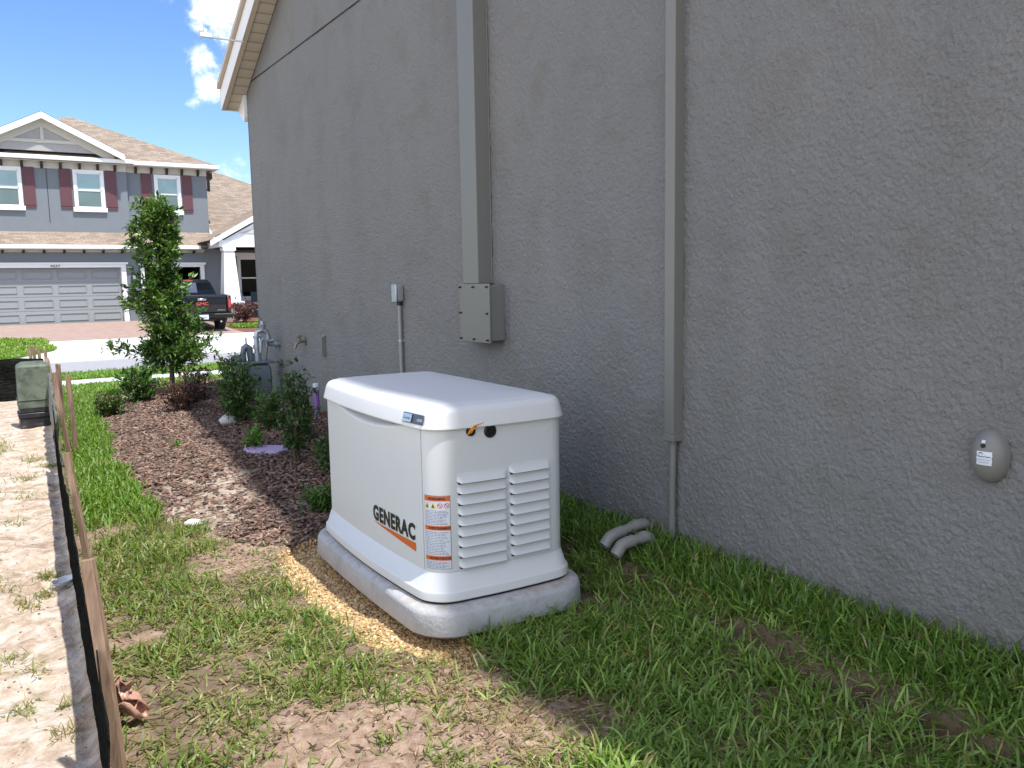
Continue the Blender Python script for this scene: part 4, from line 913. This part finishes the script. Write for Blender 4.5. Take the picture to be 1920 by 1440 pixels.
# far side plants
RED2 = [(.20, .08, .09), (.12, .05, .06), (.26, .14, .14)]
plant('shrub', (9.1, 34.2, -.1), 'dark red shrub beside the porch column across the street', 'shrub', .75, .7, 14, .10, .05, RED2, 71, 30, spread=.8)
plant('shrub', (10.0, 34.0, -.1), 'dark red shrub under the porch window across the street', 'shrub', .8, .7, 14, .10, .05, RED2, 72, 30, spread=.8)
plant('shrub', (9.35, 31.9, -.24), 'yellow green shrub at the edge of the far planting bed', 'shrub', .5, .45, 12, .10, .045, [(.28, .38, .04), (.2, .32, .04)], 73, 30, spread=.8)
plant('shrub', (9.75, 33.0, -.2), 'olive shrub behind the yellow green one in the far bed', 'shrub', .6, .5, 12, .10, .045, [(.14, .18, .03), (.1, .13, .03)], 74, 30, spread=.8)
x, y, r = scatter(2600, 8.05, 9.6, 31.6, 33.2, 75)
keep = ((x - 8.8) / .8) ** 2 + ((y - 32.4) / .7) ** 2 < 1
blades('grass', x[keep], y[keep], .10, .035, .5, ((.12, .24, .02), (.22, .36, .05)), 76, 'small patch of grass beside the far driveway', straw=.02, zoff=.05)

# ground clutter
def lump(name, loc, rx, ry, rz, mt, label, cat, seed, j=.18):
    import bmesh
    bm = bmesh.new(); bmesh.ops.create_icosphere(bm, subdivisions=3, radius=1); r = np.random.default_rng(seed)
    for v in bm.verts:
        n = math.sin(v.co.x * 3 + seed) * math.cos(v.co.y * 4 + seed) * math.sin(v.co.z * 5 + 1); k = 1 + j * n + r.normal(0, .02); v.co = Vector((v.co.x * rx * k, v.co.y * ry * k, v.co.z * rz * k))
    me = bpy.data.meshes.new(name); bm.to_mesh(me); bm.free(); me.materials.append(mt); me.polygons.foreach_set('use_smooth', [True] * len(me.polygons))
    o = bpy.data.objects.new(name, me); col.objects.link(o); o.location = loc; return tag(o, label, cat)
lump('rock', (1.87, 7.78, .10), .075, .06, .05, M['rock'], 'white rock lying on the mulch in front of the dense shrub', 'rock', 2)
lump('rock', (.93, 4.78, .015), .05, .035, .02, M['rock'], 'small white stone at the grassy edge of the mulch bed', 'rock', 5)
cov = MB(); pts = [(-.17, -.02), (-.10, -.12), (.10, -.12), (.17, -.02), (.10, .10), (-.10, .10)]; cov.prism(pts, 'z', 0, .035)
o = cov.build('valve_cover', M['lavender'], None, bevel=.008); o.location = (1.80, 6.36, .045); o.rotation_euler = (R(3), R(2), R(-32)); tag(o, 'lavender plastic irrigation valve cover half buried in the mulch', 'valve cover')
# plastic dish
rings = [[(r_ * math.cos(a) * 1.0, r_ * .62 * math.sin(a), z) for a in np.linspace(0, 2 * math.pi, 25)[:-1]] for r_, z in ((.028, 0), (.042, .004), (.05, .020), (.051, .022), (.046, .020), (.036, .008), (.01, .006))]
o = MB().loft(rings).build('plastic_dish', M['white_plastic'], None, smooth=50); o.location = (.252, 4.27, -.035); o.rotation_euler = (R(8), R(-6), R(20)); tag(o, 'white plastic dish lying on the sand against the silt fence', 'plastic dish')
# crumpled brown plastic
mb = MB(); r = np.random.default_rng(9)
def crump(u, v):
    x = (u - .5) * .10; z = v * .12
    fx = .022 * math.sin(u * 9 + v * 5) + .015 * math.sin(v * 14 + u * 3); fz = .018 * math.sin(u * 13 + 2 * v)
    return (x * (1 - .45 * v) + .012 * math.sin(v * 7), fx * (1 - .3 * v) + .03 * (1 - v), z * (1 - .35 * abs(u - .5)) * .8 + abs(fz) * .5)
mb.grid([[crump(i / 16, j / 18) for i in range(17)] for j in range(19)])
mb.grid([[(a * .055 * math.cos(b_) + .03, -.02 - a * .05 * abs(math.sin(b_)) - .01 * math.sin(a * 9), .02 + .03 * math.sin(b_ * 3 + a * 4) * a + .025 * a) for b_ in np.linspace(-.6, 2.4, 12)] for a in np.linspace(.1, 1, 8)])
o = mb.build('plastic_wrapper', M['bag'], None, smooth=80); o.location = (.285, 2.74, -.005); o.rotation_euler = (0, 0, R(-32)); o.scale = (1.25, 1.25, 1.25); tag(o, 'crumpled brown plastic wrapper caught at the foot of the nearest stake', 'litter')
o.modifiers.new('s', 'SOLIDIFY').thickness = .0015

# ---------------------------------------------------------------- silt fence
def fabric(path, name, mt, parent, top, bot=-.05, wav=.012, thick=.003, seed=1, lean=False):
    r = np.random.default_rng(seed); P = []; n = 60; path = [np.array(p, float) for p in path]
    L = [0]
    for a, b_ in zip(path[:-1], path[1:]): L.append(L[-1] + np.linalg.norm((b_ - a)[:2]))
    for i in range(n + 1):
        s = L[-1] * i / n; x = np.interp(s, L, [p[0] for p in path]); y = np.interp(s, L, [p[1] for p in path]); h = np.interp(s, L, top)
        row = []
        for j in range(9):
            v = j / 8; w = wav * math.sin(s * 7 + j * .9) * math.sin(v * 3.1) + wav * .5 * math.sin(s * 19 + j)
            d_ = path[-1] - path[0]; d_ = d_ / np.linalg.norm(d_); w += (.05 * v * max(0, min(1, (3.4 - y) / .8)) if lean else 0); row.append((x + w * d_[1], y - w * d_[0], bot + (h - bot) * v))
        P.append(row)
    o = MB().grid(P).build(name, mt, parent, smooth=80); o.modifiers.new('s', 'SOLIDIFY').thickness = thick; return o
ys_ = [2.0, 2.4, 3.0, 3.9, 4.6, 5.6, 6.9, 7.5, 9.0, 10.5, 12.45]
f_ = empty('silt_fence', (0, 0, 0)); tag(f_, 'long sagging black fabric silt fence between the sand lot and the grass', 'fence')
fabric([(fence_x(y) - .018 + .013 * max(0, min(1, (4.5 - y) / 2)), y) for y in ys_[:7]], 'fabric', M['fabric'], f_, [.34, .38, .33, .44, .38, .38, .48], wav=.004, seed=1)
fabric([(fence_x(y) - .005, y) for y in ys_[6:]], 'fabric', M['fabric_grey'], f_, [.42, .5, .52, .42, .46], wav=.02, seed=2)
def stake(base, top, w, label, dth=.02, wide='y'):
    o = empty('stake', base); b_ = Vector((0, 0, -.1)); T = Vector(top) - Vector(base)
    d_ = T.normalized(); side = Vector((0.82, -.57, 0)); side = (side - d_ * side.dot(d_)).normalized(); nrm = d_.cross(side)
    mb = MB(); P = []
    for p in (-d_ * .12, T * .5 + nrm * .003, T):
        P.append([p + side * sx * w / 2 + nrm * sy * dth / 2 for sx, sy in ((-1, -1), (1, -1), (1, 1), (-1, 1))])
    mb.loft(P); o2 = mb.build('wooden_stake', M['wood'], None, bevel=.0015); o2.location = base; bpy.data.objects.remove(o)
    return tag(o2, label, 'stake', 'wooden stakes of the silt fence')
stake((.232, 2.30, -.02), (.199, 2.385, .607), .032, 'nearest wooden stake with a pale cut top at the lower left')
stake((.345, 3.93, -.02), (.288, 4.02, .61), .026, 'leaning wooden stake second from the camera with a white painted top')
stake((.525, 6.95, -.02), (.462, 7.0, .70), .032, 'long leaning stake just right of the green utility box')
stake((.60, 7.45, -.02), (.592, 7.5, .63), .038, 'reddish brown upright stake standing against the lawn')
stake((.60, 8.4, -.02), (.585, 8.3, .66), .036, 'pale stake left of the reddish brown one')
stake((.66, 9.5, -.02), (.60, 9.9, .60), .04, 'grey weathered stake between the pale one and the far corner')
f2 = empty('silt_fence', (0, 0, 0)); tag(f2, 'shiny black fabric silt fence running left behind the green utility box', 'fence')
fabric([(-6, 12.75), (-.5, 12.6), (.45, 12.5), (.72, 12.45)], 'fabric', M['fabric'], f2, [.40, .42, .44, .42], bot=-.25, wav=.05, seed=3)
for x_, y_, h_, lb in ((.76, 12.5, .53, 'corner stake where the two fences meet'), (.60, 12.55, .56, 'left stake of the trio behind the black fence'), (.645, 12.6, .58, 'middle stake of the trio behind the black fence'), (.70, 12.58, .57, 'right stake of the trio behind the black fence'), (-1.3, 12.65, .5, 'stake at the outer end of the black fence')):
    stake((x_, y_, -.15), (x_ - .02 + .01 * (x_ > .7), y_, h_), .035, lb)
# utility pedestal
d = empty('utility_pedestal', (.455, 9.65, -.06)); tag(d, 'mottled green utility pedestal on a scuffed black base beside the fence', 'utility box')
mb = MB(); mb.loft([[(x * w, y * w, z) for x, y in ((-.155, -.15), (.155, -.15), (.155, .15), (-.155, .15))] for z, w in ((.20, 1.0), (.29, .985), (.30, .96), (.60, .93), (.625, .9), (.655, .6))]); mb.build('cover', M['box_green'], d, bevel=.014)
MB().box(-.16, .16, -.155, .155, .285, .292).build('seam', M['box_green'], d, bevel=.002)
MB().box(-.15, .15, -.145, .145, 0, .11).box(-.16, .16, -.155, .155, .112, .16).box(-.148, .148, -.143, .143, .162, .20).build('base', M['box_black'], d, bevel=.006)

# weather sensor on the roof edge
d = empty('weather_sensor', (2.29, 8.12, 3.52)); tag(d, 'small white weather sensor on an arm sticking out from the roof edge', 'sensor')
MB().tube([(0, 0, 0), (-.16, .13, .035), (-.27, .18, .05)], .007, 6).build('arm', M['galv'], d)
MB().box(-.34, -.24, .17, .20, .045, .085).tube([(-.33, .185, .09), (-.33, .185, .15)], .018, 8).tube([(-.29, .185, .085), (-.29, .185, .12)], .014, 8).build('sensor_head', M['trim_white'], d, bevel=.004)
MB().tube([(-.335, .185, .045), (-.335, .185, -.02)], .004, 5).build('stem', M['galv'], d)

# ---------------------------------------------------------------- house across the street
H2 = empty('two_storey_house', (0, 37, 0)); tag(H2, 'grey blue two storey house with brown shingle roof across the street', 'house')
def fp(mb, name, mt, parent=H2, label=None, **k):
    if parent is H2: mb.v = [(a, b_ - 37, c) for a, b_, c in mb.v]
    else: mb.v = [(a, b_ - 37, c) for a, b_, c in mb.v]
    o = mb.build(name, mt, parent, **k)
    if label: o['label'] = label
    return o
W2 = M['far_stucco']
# ground floor
fp(MB().box(-8, .35, 37, 37.3, -.3, 3.1).box(5.12, 5.93, 37, 37.3, -.3, 3.1).box(.35, 5.12, 37, 37.3, 2.13, 3.1).box(5.93, 8.15, 37, 37.3, 2.13, 3.1).box(8.15, 8.9, 37, 37.3, -.3, 3.1).box(8.9, 9.1, 37, 38.5, -.3, 3.1), 'ground_floor_wall', W2)
fp(MB().box(9.1, 16, 38.2, 38.5, -.3, 3.0), 'porch_wall', W2)
# upper floor: left section and right section slightly set back
fp(MB().box(-8, 5.72, 38.2, 38.5, 3.4, 6.5), 'upper_wall', W2)
fp(MB().box(5.72, 8.9, 38.35, 38.6, 3.4, 6.5).box(8.6, 8.9, 38.6, 46, 3.0, 6.5), 'upper_wall', W2)
fp(MB().box(2.83, 2.85, 38.19, 38.2, 3.9, 6.1), 'wall_joint', M['gap_dark'])
fp(MB().box(-8, 5.72, 38.18, 38.2, 3.42, 3.52).box(5.72, 8.92, 38.33, 38.35, 3.42, 3.52), 'flashing', M['brown'])
# friezes and cream band
fp(MB().box(-8, 5.72, 38.17, 38.199, 6.0, 6.42).box(5.73, 8.9, 38.32, 38.349, 6.0, 6.36), 'frieze', M['far_cream'])
fp(MB().box(-8, 8.3, 36.97, 36.999, 2.72, 3.0), 'frieze', M['far_cream'])
for x_, y_ in [(x, 38.17) for x in (-.1, .8, 1.3, 1.98, 2.65, 3.3, 3.97, 4.62, 5.25)] + [(x, 38.32) for x in (6.05, 6.65, 7.25, 7.85, 8.5)]:
    fp(MB().prism([(y_, 6.22), (y_ - .18, 6.22), (y_ - .18, 6.12), (y_, 5.98)], 'x', x_, x_ + .09), 'bracket', M['brown'])
for x_ in np.arange(-.3, 8.1, .68):
    fp(MB().prism([(36.97, 2.86), (36.75, 2.86), (36.75, 2.78), (36.97, 2.68)], 'x', x_, x_ + .08), 'bracket', M['brown'])
fp(MB().prism([(38.9, 5.9), (38.35, 5.9), (38.35, 6.15), (38.9, 6.2)], 'x', 8.9, 9.15), 'bracket', M['brown'])
# upper roof (hip) with gutter
EZ = 6.42; sl = .5
def hipz(x, y): return EZ + sl * (y - 37.7)
xe = 9.24; dd = 4.7
roof = MB(); th = .0
y0_ = 37.86; A = (-12, y0_, EZ); B = (xe, y0_, EZ); Cc = (xe - dd - .2, y0_ + dd, EZ + sl * dd); D = (-12, y0_ + dd, EZ + sl * dd); Bb = (xe, y0_ + 2 * dd, EZ); Ab = (-12, y0_ + 2 * dd, EZ)
D = (Cc[0] - .25, Cc[1], Cc[2]); A = (D[0] - dd, y0_, EZ); Ab = (D[0] - dd, y0_ + 2 * dd, EZ)
roof.add([A, B, Cc, D, Bb, Ab], [(0, 1, 2, 3), (1, 4, 2), (3, 2, 4, 5), (0, 5, 4, 1), (0, 3, 5)])
roof.add([(-12, y0_, EZ), (1.5, y0_, EZ), (1.5, y0_ + .8, EZ + .4), (-12, y0_ + .8, EZ + .4), (1.5, y0_ + 8, EZ + .4), (-12, y0_ + 8, EZ + .4)], [(0, 1, 2, 3), (3, 2, 4, 5)]); fp(roof, 'roof', M['shingle'])
fp(MB().box(-12, 5.95, 37.74, 37.86, 6.28, 6.44), 'gutter', M['trim_white'], bevel=.02)
fp(MB().box(5.95, 9.36, 37.84, 37.96, 6.26, 6.42).box(9.24, 9.36, 37.96, 46, 6.26, 6.42), 'gutter', M['trim_white'], bevel=.02)
fp(MB().box(-12, 9.3, 37.86, 38.4, 6.24, 6.26), 'soffit', M['far_cream'])
# front gable
gx, gz = 2.78, 8.03; hs_ = 2.78
gs = (8.03 - 6.66) / 2.72
gw = MB().prism([(gx - 2.5, 6.62), (gx + 2.5, 6.62), (gx, 6.62 + 2.5 * gs)], 'y', 37.95, 38.1); fp(gw, 'gable_wall', simple('gable_siding', (.36, .35, .34), .7))
fp(MB().box(gx - 1.9, gx + 1.9, 37.91, 37.95, 6.92, 7.04).box(gx - .06, gx + .06, 37.91, 37.95, 7.04, 7.8), 'gable_trim', M['far_cream'])
for s_ in (-1, 1):
    P = [(gx, gz - .24), (gx + s_ * 2.85, gz - .24 - 2.85 * gs), (gx + s_ * 2.85, gz - 2.85 * gs), (gx, gz)]
    fp(MB().prism(P, 'y', 37.56, 37.60), 'rake_board', M['trim_white'])
    P = [(gx, gz - .50), (gx + s_ * 2.5, gz - .50 - 2.5 * gs), (gx + s_ * 2.5, gz - .2 - 2.5 * gs), (gx, gz - .2)]
    fp(MB().prism(P, 'y', 37.90, 37.948), 'inner_rake', M['far_cream'])
    fp(MB().add([(gx, 37.58, gz + .02), (gx + s_ * 2.9, 37.58, gz + .02 - 2.9 * gs), (gx + s_ * 2.9, 38.2, gz + .02 - 2.9 * gs), (gx, 41.0, gz + .02)], [(0, 1, 2, 3)]), 'gable_roof', M['shingle'])
    fp(MB().add([(gx, 37.60, gz - .22), (gx + s_ * 2.8, 37.60, gz - .22 - 2.8 * gs), (gx + s_ * 2.8, 37.95, gz - .22 - 2.8 * gs), (gx, 37.95, gz - .22)], [(0, 1, 2, 3)]), 'soffit', M['far_cream'])
# lower skirt roof over the garage
def lowroof(name, x0, x1, y0, y1, z0, z1): fp(MB().add([(x0, y0, z0), (x1, y0, z0), (x1, y1, z1), (x0, y1, z1), (x0, y0, z0 - .05), (x1, y0, z0 - .05), (x1, y1, z1 - .05), (x0, y1, z1 - .05)], [(0, 1, 2, 3), (4, 5, 6, 7), (0, 1, 5, 4)]), name, M['shingle'])
lowroof('lower_roof', -8, 8.9, 36.66, 38.35, 2.97, 3.62)
fp(MB().box(-8, 8.12, 36.56, 36.66, 2.83, 2.98), 'gutter', M['trim_white'], bevel=.02)
fp(MB().box(-8, 8.3, 36.66, 37.0, 2.80, 2.82), 'soffit', M['far_cream'])
# right main roof, seen beside the upper floor
def onr(x, y): return (x, y, 2.85 + .5 * (y - 36.4))
fp(MB().add([onr(8.9, 36.5), onr(15, 36.5), onr(15, 40.6), onr(12.36, 43.23), onr(10.9, 44.7), onr(8.9, 44.9)], [(0, 1, 2, 3, 4, 5)]).add([(8.9, 36.5, 2.8), (15, 36.5, 2.8), (15, 46, 2.8), (8.9, 46, 2.8)], [(0, 1, 2, 3)]), 'side_roof', M['shingle'])
fp(MB().tube([(9.9, 42.3, 5.7), (9.9, 42.3, 6.35)], .07, 8).tube([(9.9, 42.3, 6.3), (9.9, 42.3, 6.42)], .11, 8), 'vent_pipe', M['black_rubber'])
# porch gable, beam, column
pg = MB(); 
slope = (4.03 - 3.0) / (9.98 - 8.17)
fp(MB().prism([(8.10, 2.90), (11.6, 2.90 + 3.5 * slope), (11.6, 3.14 + 3.5 * slope), (8.10, 3.11)], 'y', 34.85, 34.9), 'rake_board', M['trim_white'])
fp(MB().add([(8.05, 34.85, 3.12), (11.6, 34.85, 3.14 + 3.5 * slope), (11.6, 39, 3.14 + 3.5 * slope), (8.05, 37, 3.12)], [(0, 1, 2, 3)]), 'porch_roof', M['shingle'])
fp(MB().add([(11.6, 34.85, 3.14 + 3.5 * slope), (15.1, 34.85, 3.12), (15.1, 37, 3.12), (11.6, 39, 3.14 + 3.5 * slope)], [(0, 1, 2, 3)]), 'porch_roof', M['shingle'])
fp(MB().prism([(8.5, 2.87), (14.6, 2.87), (14.6, 3.3), (11.6, 3.0 + 2.6 * slope + .3), (8.5, 3.05)], 'y', 35.02, 35.1), 'porch_gable', M['trim_white'])
fp(MB().prism([(9.3, 3.42), (13, 3.42), (11.6, 4.2)], 'y', 34.99, 35.019), 'gable_panel', M['far_cream'])
fp(MB().box(8.45, 14.6, 34.98, 35.25, 2.87, 3.14).box(8.45, 8.6, 35.25, 37, 2.87, 3.1), 'beam', M['trim_white'])
mb = MB(); cx = 8.83
mb.loft([[(cx + sx * w, 35.15 + sy * w, z) for sx, sy in ((-1, -1), (1, -1), (1, 1), (-1, 1))] for w, z in ((.33, .70), (.2, 2.72))]); mb.box(cx - .25, cx + .25, 34.9, 35.4, 2.72, 2.865)
fp(mb, 'column', M['trim_white']); 
fp(MB().box(cx - .42, cx + .45, 34.73, 35.57, .58, .70), 'column_cap', M['trim_white'], bevel=.01)
t = MT('pedestal_brick'); t.p(Roughness=.9); br = t.node('ShaderNodeTexBrick'); sp = t.node('ShaderNodeSeparateXYZ'); cb = t.node('ShaderNodeCombineXYZ'); t.l.new(t.tc.outputs['Object'], sp.inputs[0]); t.l.new(t.math('ADD', sp.outputs['X'], sp.outputs['Y']), cb.inputs[0]); t.l.new(sp.outputs['Z'], cb.inputs[1]); t.l.new(cb.outputs[0], br.inputs['Vector'])
t.setv(br, Scale=1.0, Color1=(.26, .13, .12, 1), Color2=(.42, .34, .33, 1), Mortar=(.4, .38, .36, 1)); br.inputs['Brick Width'].default_value = .2; br.inputs['Row Height'].default_value = .075; t.color(br.outputs['Color'])
fp(MB().box(cx - .36, cx + .38, 34.8, 35.5, -.3, .58), 'column_base', t.m)
# windows
def window(x0, x1, z0, z1, yf, dark=False):
    fr = fp(MB().box(x0, x1, yf - .06, yf + .02, z1 - .12, z1).box(x0 - .06, x1 + .06, yf - .09, yf + .02, z0, z0 + .17).box(x0, x0 + .11, yf - .06, yf + .02, z0 + .17, z1 - .12).box(x1 - .11, x1, yf - .06, yf + .02, z0 + .17, z1 - .12), 'window', M['trim_white'])
    a, b_, c, e = x0 + .11, x1 - .11, z0 + .17, z1 - .12; mz = (c + e) / 2
    fp(MB().box(a, b_, yf - .04, yf - .0, mz - .03, mz + .03).box(a, a + .035, yf - .04, yf, c, e).box(b_ - .035, b_, yf - .04, yf, c, e).box(a, b_, yf - .04, yf, c, c + .035).box(a, b_, yf - .04, yf, e - .035, e), 'sash', M['trim_white'], fr)
    fp(MB().box(a, b_, yf - .022, yf - .012, mz, e), 'pane', M['glass_dark'] if dark else M['glass_blind'], fr); fp(MB().box(a, b_, yf - .020, yf - .010, c, mz), 'pane', M['glass_dark'] if dark else M['glass_green'], fr)
window(.85, 1.98, 4.36, 6.0, 38.19); window(3.75, 4.86, 4.36, 6.0, 38.19); window(6.78, 7.82, 4.34, 5.97, 38.34)
window(9.95, 10.95, .65, 2.62, 38.19, True)
fp(MB().box(9.85, 11.05, 38.10, 38.19, 2.62, 2.76), 'window_head', M['trim_white'])
def shutter(x0, x1, z0, z1, y):
    mb = MB().box(x0, x1, y - .03, y, z0, z1).box(x0, x1, y - .045, y - .0302, z0 + .10, z0 + .20).box(x0, x1, y - .045, y - .0302, z1 - .28, z1 - .20)
    for k in (1, 2, 3): pass
    fp(mb, 'shutter', M['maroon'])
for a, b_ in ((.36, .76), (2.02, 2.42), (3.27, 3.68), (4.92, 5.32)): shutter(a, b_, 4.47, 6.02, 38.19)
for a, b_ in ((6.28, 6.68), (7.9, 8.28)): shutter(a, b_, 4.46, 6.0, 38.34)
# garage doors
gd = MB().box(.40, 5.10, 37.13, 37.17, -.02, 2.12)
for r_ in range(4):
    gd.box(.40, 5.10, 37.122, 37.1295, -.02 + .535 * r_ + .526, -.02 + .535 * r_ + .535)
    for c_ in range(4):
        x0 = .40 + 1.175 * c_ + .10; x1 = x0 + .975; z0 = -.02 + .535 * r_ + .125; z1 = z0 + .28; e = .018
        gd.box(x0, x1, 37.105, 37.1298, z0, z0 + e).box(x0, x1, 37.105, 37.1298, z1 - e, z1).box(x0, x0 + e, 37.105, 37.1298, z0 + e, z1 - e).box(x1 - e, x1, 37.105, 37.1298, z0 + e, z1 - e)
g_ = fp(gd, 'garage_door', M['garage'])
fp(MB().box(.22, 5.28, 36.94, 36.999, 2.13, 2.31).box(.22, .36, 36.94, 36.999, 0, 2.13).box(5.11, 5.28, 36.94, 36.999, 0, 2.13).box(.35, .40, 36.999, 37.13, 0, 2.13).box(5.10, 5.119, 36.999, 37.13, 0, 2.13).box(.15, 5.36, 36.91, 36.939, 2.25, 2.33), 'garage_trim', M['trim_white'])
mb = MB(); V_, F_ = text_geo('4237', .01); mb.add([(2.62 + .34 * a, 36.905, 2.155 + .085 * b_) for a, b_ in V_], F_); fp(mb, 'house_number', M['brown'], recalc=False)
fp(MB().box(5.80, 8.28, 36.94, 36.999, 2.13, 2.28).box(8.12, 8.28, 36.94, 36.999, 0, 2.13).box(5.80, 5.95, 36.94, 36.999, 0, 2.13).box(5.73, 8.35, 36.91, 36.939, 2.22, 2.31), 'garage_trim', M['trim_white'])
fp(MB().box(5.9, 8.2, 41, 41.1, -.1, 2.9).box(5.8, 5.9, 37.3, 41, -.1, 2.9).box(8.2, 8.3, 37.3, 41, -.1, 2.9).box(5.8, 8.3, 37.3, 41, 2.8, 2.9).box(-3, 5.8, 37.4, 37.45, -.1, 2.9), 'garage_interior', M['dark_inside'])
ln = fp(MB().box(5.46, 5.62, 36.80, 36.94, 1.63, 1.86).box(5.49, 5.59, 36.94, 37, 1.7, 1.95), 'wall_lantern', M['black_rubber'])
fp(MB().prism([(5.44, 1.86), (5.64, 1.86), (5.54, 1.97)], 'y', 36.78, 36.95), 'lantern_cap', M['black_rubber'], ln)
fp(MB().box(5.485, 5.595, 36.795, 36.799, 1.66, 1.83), 'lantern_glass', M['badge_light'], ln)
# porch chair silhouette
d = empty('porch_chair', (10.6, 37.2, .05)); tag(d, 'dark chair on the porch in front of the porch window', 'chair')
MB().box(-.3, .3, -.3, .3, .38, .44).build('seat', M['black_rubber'], d); MB().prism([(.25, .4), (.33, 1.0), (.38, 1.0), (.3, .4)], 'x', -.3, .3).build('backrest', M['black_rubber'], d)
for sx in (-.28, .28):
    for sy in (-.28, .28): MB().box(sx - .02, sx + .02, sy - .02, sy + .02, 0, .38).build('leg', M['black_rubber'], d)

# ---------------------------------------------------------------- pickup truck
T0 = (6.80, 31.0, -.30); tk = empty('pickup_truck', T0); tag(tk, 'black pickup truck parked tail out on the far driveway', 'pickup truck')
k = M['truck']
mb = MB()
for s_ in (-1, 1):
    # bed side and fenders
    P = [(0.05, .62), (0.0, 1.28), (.3, 1.33), (1.9, 1.33), (1.9, .55), (1.55, .52), (1.45, .80), (1.2, .93), (.95, .80), (.85, .55), (.3, .5)]
    mb.prism(P, 'x', s_ * .93 - .07, s_ * .93 + .07)
mb.box(-.86, .86, .12, 1.9, .62, .70); mb.box(-.86, .86, 1.82, 1.9, .7, 1.3)
mb.build('bed', k, tk, bevel=.03, seg=3)
mb = MB(); mb.loft([[(-.84, .02, z), (.84, .02, z), (.84, .075, z), (-.84, .075, z)] if False else [(x, y + dy, z) for x, y in ((-.84, .0), (.84, .0), (.84, .07), (-.84, .07))] for z, dy in ((.70, .03), (.95, .02), (1.18, .0), (1.24, .02), (1.30, .0), (1.325, .02))]); mb.build('tailgate', k, tk, bevel=.012)
MB().box(-.83, .83, -.004, .002, .745, .765).build('tailgate_trim', M['chrome'], tk, bevel=.002) if False else None
# cab
def cabsec(y, w0, w1, zt): return [(-w0, y, .62), (-w0, y, 1.30), (-w1, y, zt - .05), (-w1 + .08, y, zt), (w1 - .08, y, zt), (w1, y, zt - .05), (w0, y, 1.30), (w0, y, .62)]
mb = MB(); mb.loft([cabsec(1.92, .99, .96, 1.34), cabsec(2.12, .99, .80, 1.84), cabsec(2.35, .99, .78, 1.885), cabsec(3.7, .99, .78, 1.885), cabsec(4.45, .99, .86, 1.36), cabsec(4.5, .99, .9, 1.30)]); mb.build('cab', k, tk, bevel=.02)
mb = MB(); mb.loft([[(-.98, y, .55), (-.98, y, z - .12), (-.86, y, z), (.86, y, z), (.98, y, z - .12), (.98, y, .55)] for y, z in ((4.5, 1.28), (5.5, 1.22), (5.75, 1.1), (5.8, .8))]); mb.build('hood', k, tk, bevel=.03)
def wedge(x0, x1, x2, x3, off): 
    return [(x0, 1.965 - off, 1.40), (x1, 1.965 - off, 1.40), (x2, 2.105 - off, 1.76), (x3, 2.105 - off, 1.76)]
MB().add(wedge(-.86, .86, .74, -.74, .02), [(0, 1, 2, 3)]).build('rear_window', M['glass_dark'], tk)
MB().add(wedge(-.28, .28, .27, -.27, .025), [(0, 1, 2, 3)]).build('sliding_pane', M['badge_dark'], tk)
MB().box(-.16, .16, 2.06, 2.10, 1.80, 1.86).build('brake_light', M['red_lens'], tk, bevel=.01)
for s_ in (-1, 1):
    tlt = MB().prism([(s_ * .87, .80), (s_ * .99, .80), (s_ * 1.003, 1.2), (s_ * .87, 1.24)], 'y', -.02, .12).build('tail_light', M['red_dark'], tk, bevel=.02)
    MB().box(*sorted((s_ * .90, s_ * .97)), -.026, -.0201, .88, 1.15).build('lens', M['red_lens'], tlt, bevel=.004)
    MB().prism([(2.6, 1.36), (2.7, 1.78), (3.6, 1.78), (4.1, 1.36)], 'x', s_ * .93 - .004, s_ * .93 + .004).build('side_window', M['glass_dark'], tk)
    MB().box(*sorted((s_ * 1.0, s_ * 1.22)), 3.95, 4.05, 1.3, 1.55).build('side_mirror', k, tk, bevel=.03)
bp = MB().box(-1.0, 1.0, -.16, .05, .50, .66).box(-.40, .40, -.10, .02, .40, .50); bp = bp.build('bumper', k, tk, bevel=.025)
MB().box(-.98, .98, -.165, -.03, .662, .676).build('step_pad', M['chrome'] if False else M['tyre'], bp, bevel=.003)
MB().box(-.98, -.36, -.168, -.1605, .64, .652).box(.36, .98, -.168, -.1605, .64, .652).build('bumper_trim', M['chrome'], bp)
pl = MB().box(-.155, .155, -.175, -.168, .475, .63).build('licence_plate', M['plate'], tk, bevel=.004)
mb = MB(); text_on(mb, 'GLX 4R7', -.12, .12, .51, .575, lambda u, v: (u, -.178, v), .01); mb.build('lettering', simple('plate_ink', (.12, .2, .35), .5), pl, recalc=False)
MB().box(-.14, .14, -.012, .02, 1.115, 1.20).build('tailgate_handle', M['chrome'], tk, bevel=.015)
mb = MB(); text_on(mb, 'GMC', -.21, .21, .965, 1.065, lambda u, v: (u, -.012, v), .02); mb.build('emblem', simple('emblem_red', (.55, .07, .06), .35), tk, recalc=False)
mb = MB(); text_on(mb, 'SIERRA', .50, .78, .765, .80, lambda u, v: (u, -.008, v), .02); mb.build('badge', M['chrome'], tk, recalc=False)
MB().box(-.9, .9, .3, 5.4, .40, .62).build('chassis', M['tyre'], tk)
MB().tube([(.62, .0, .38), (.62, .6, .38)], .035, 8).build('exhaust', M['chrome'], tk)
for s_ in (-1, 1):
    for y_ in (1.2, 4.85):
        w = MB().tube([(s_ * .72, y_, .40), (s_ * .74, y_, .40), (s_ * .96, y_, .40), (s_ * .98, y_, .40)], [.36, .40, .40, .36], 28).build('wheel', M['tyre'], tk, smooth=40)
        MB().tube([(s_ * .975, y_, .40), (s_ * .985, y_, .40)], [.25, .23], 20).build('rim', M['rim'], w, smooth=40)
# parent correction for objects whose vertices are already in the parent's frame is not needed: parents carry the transform
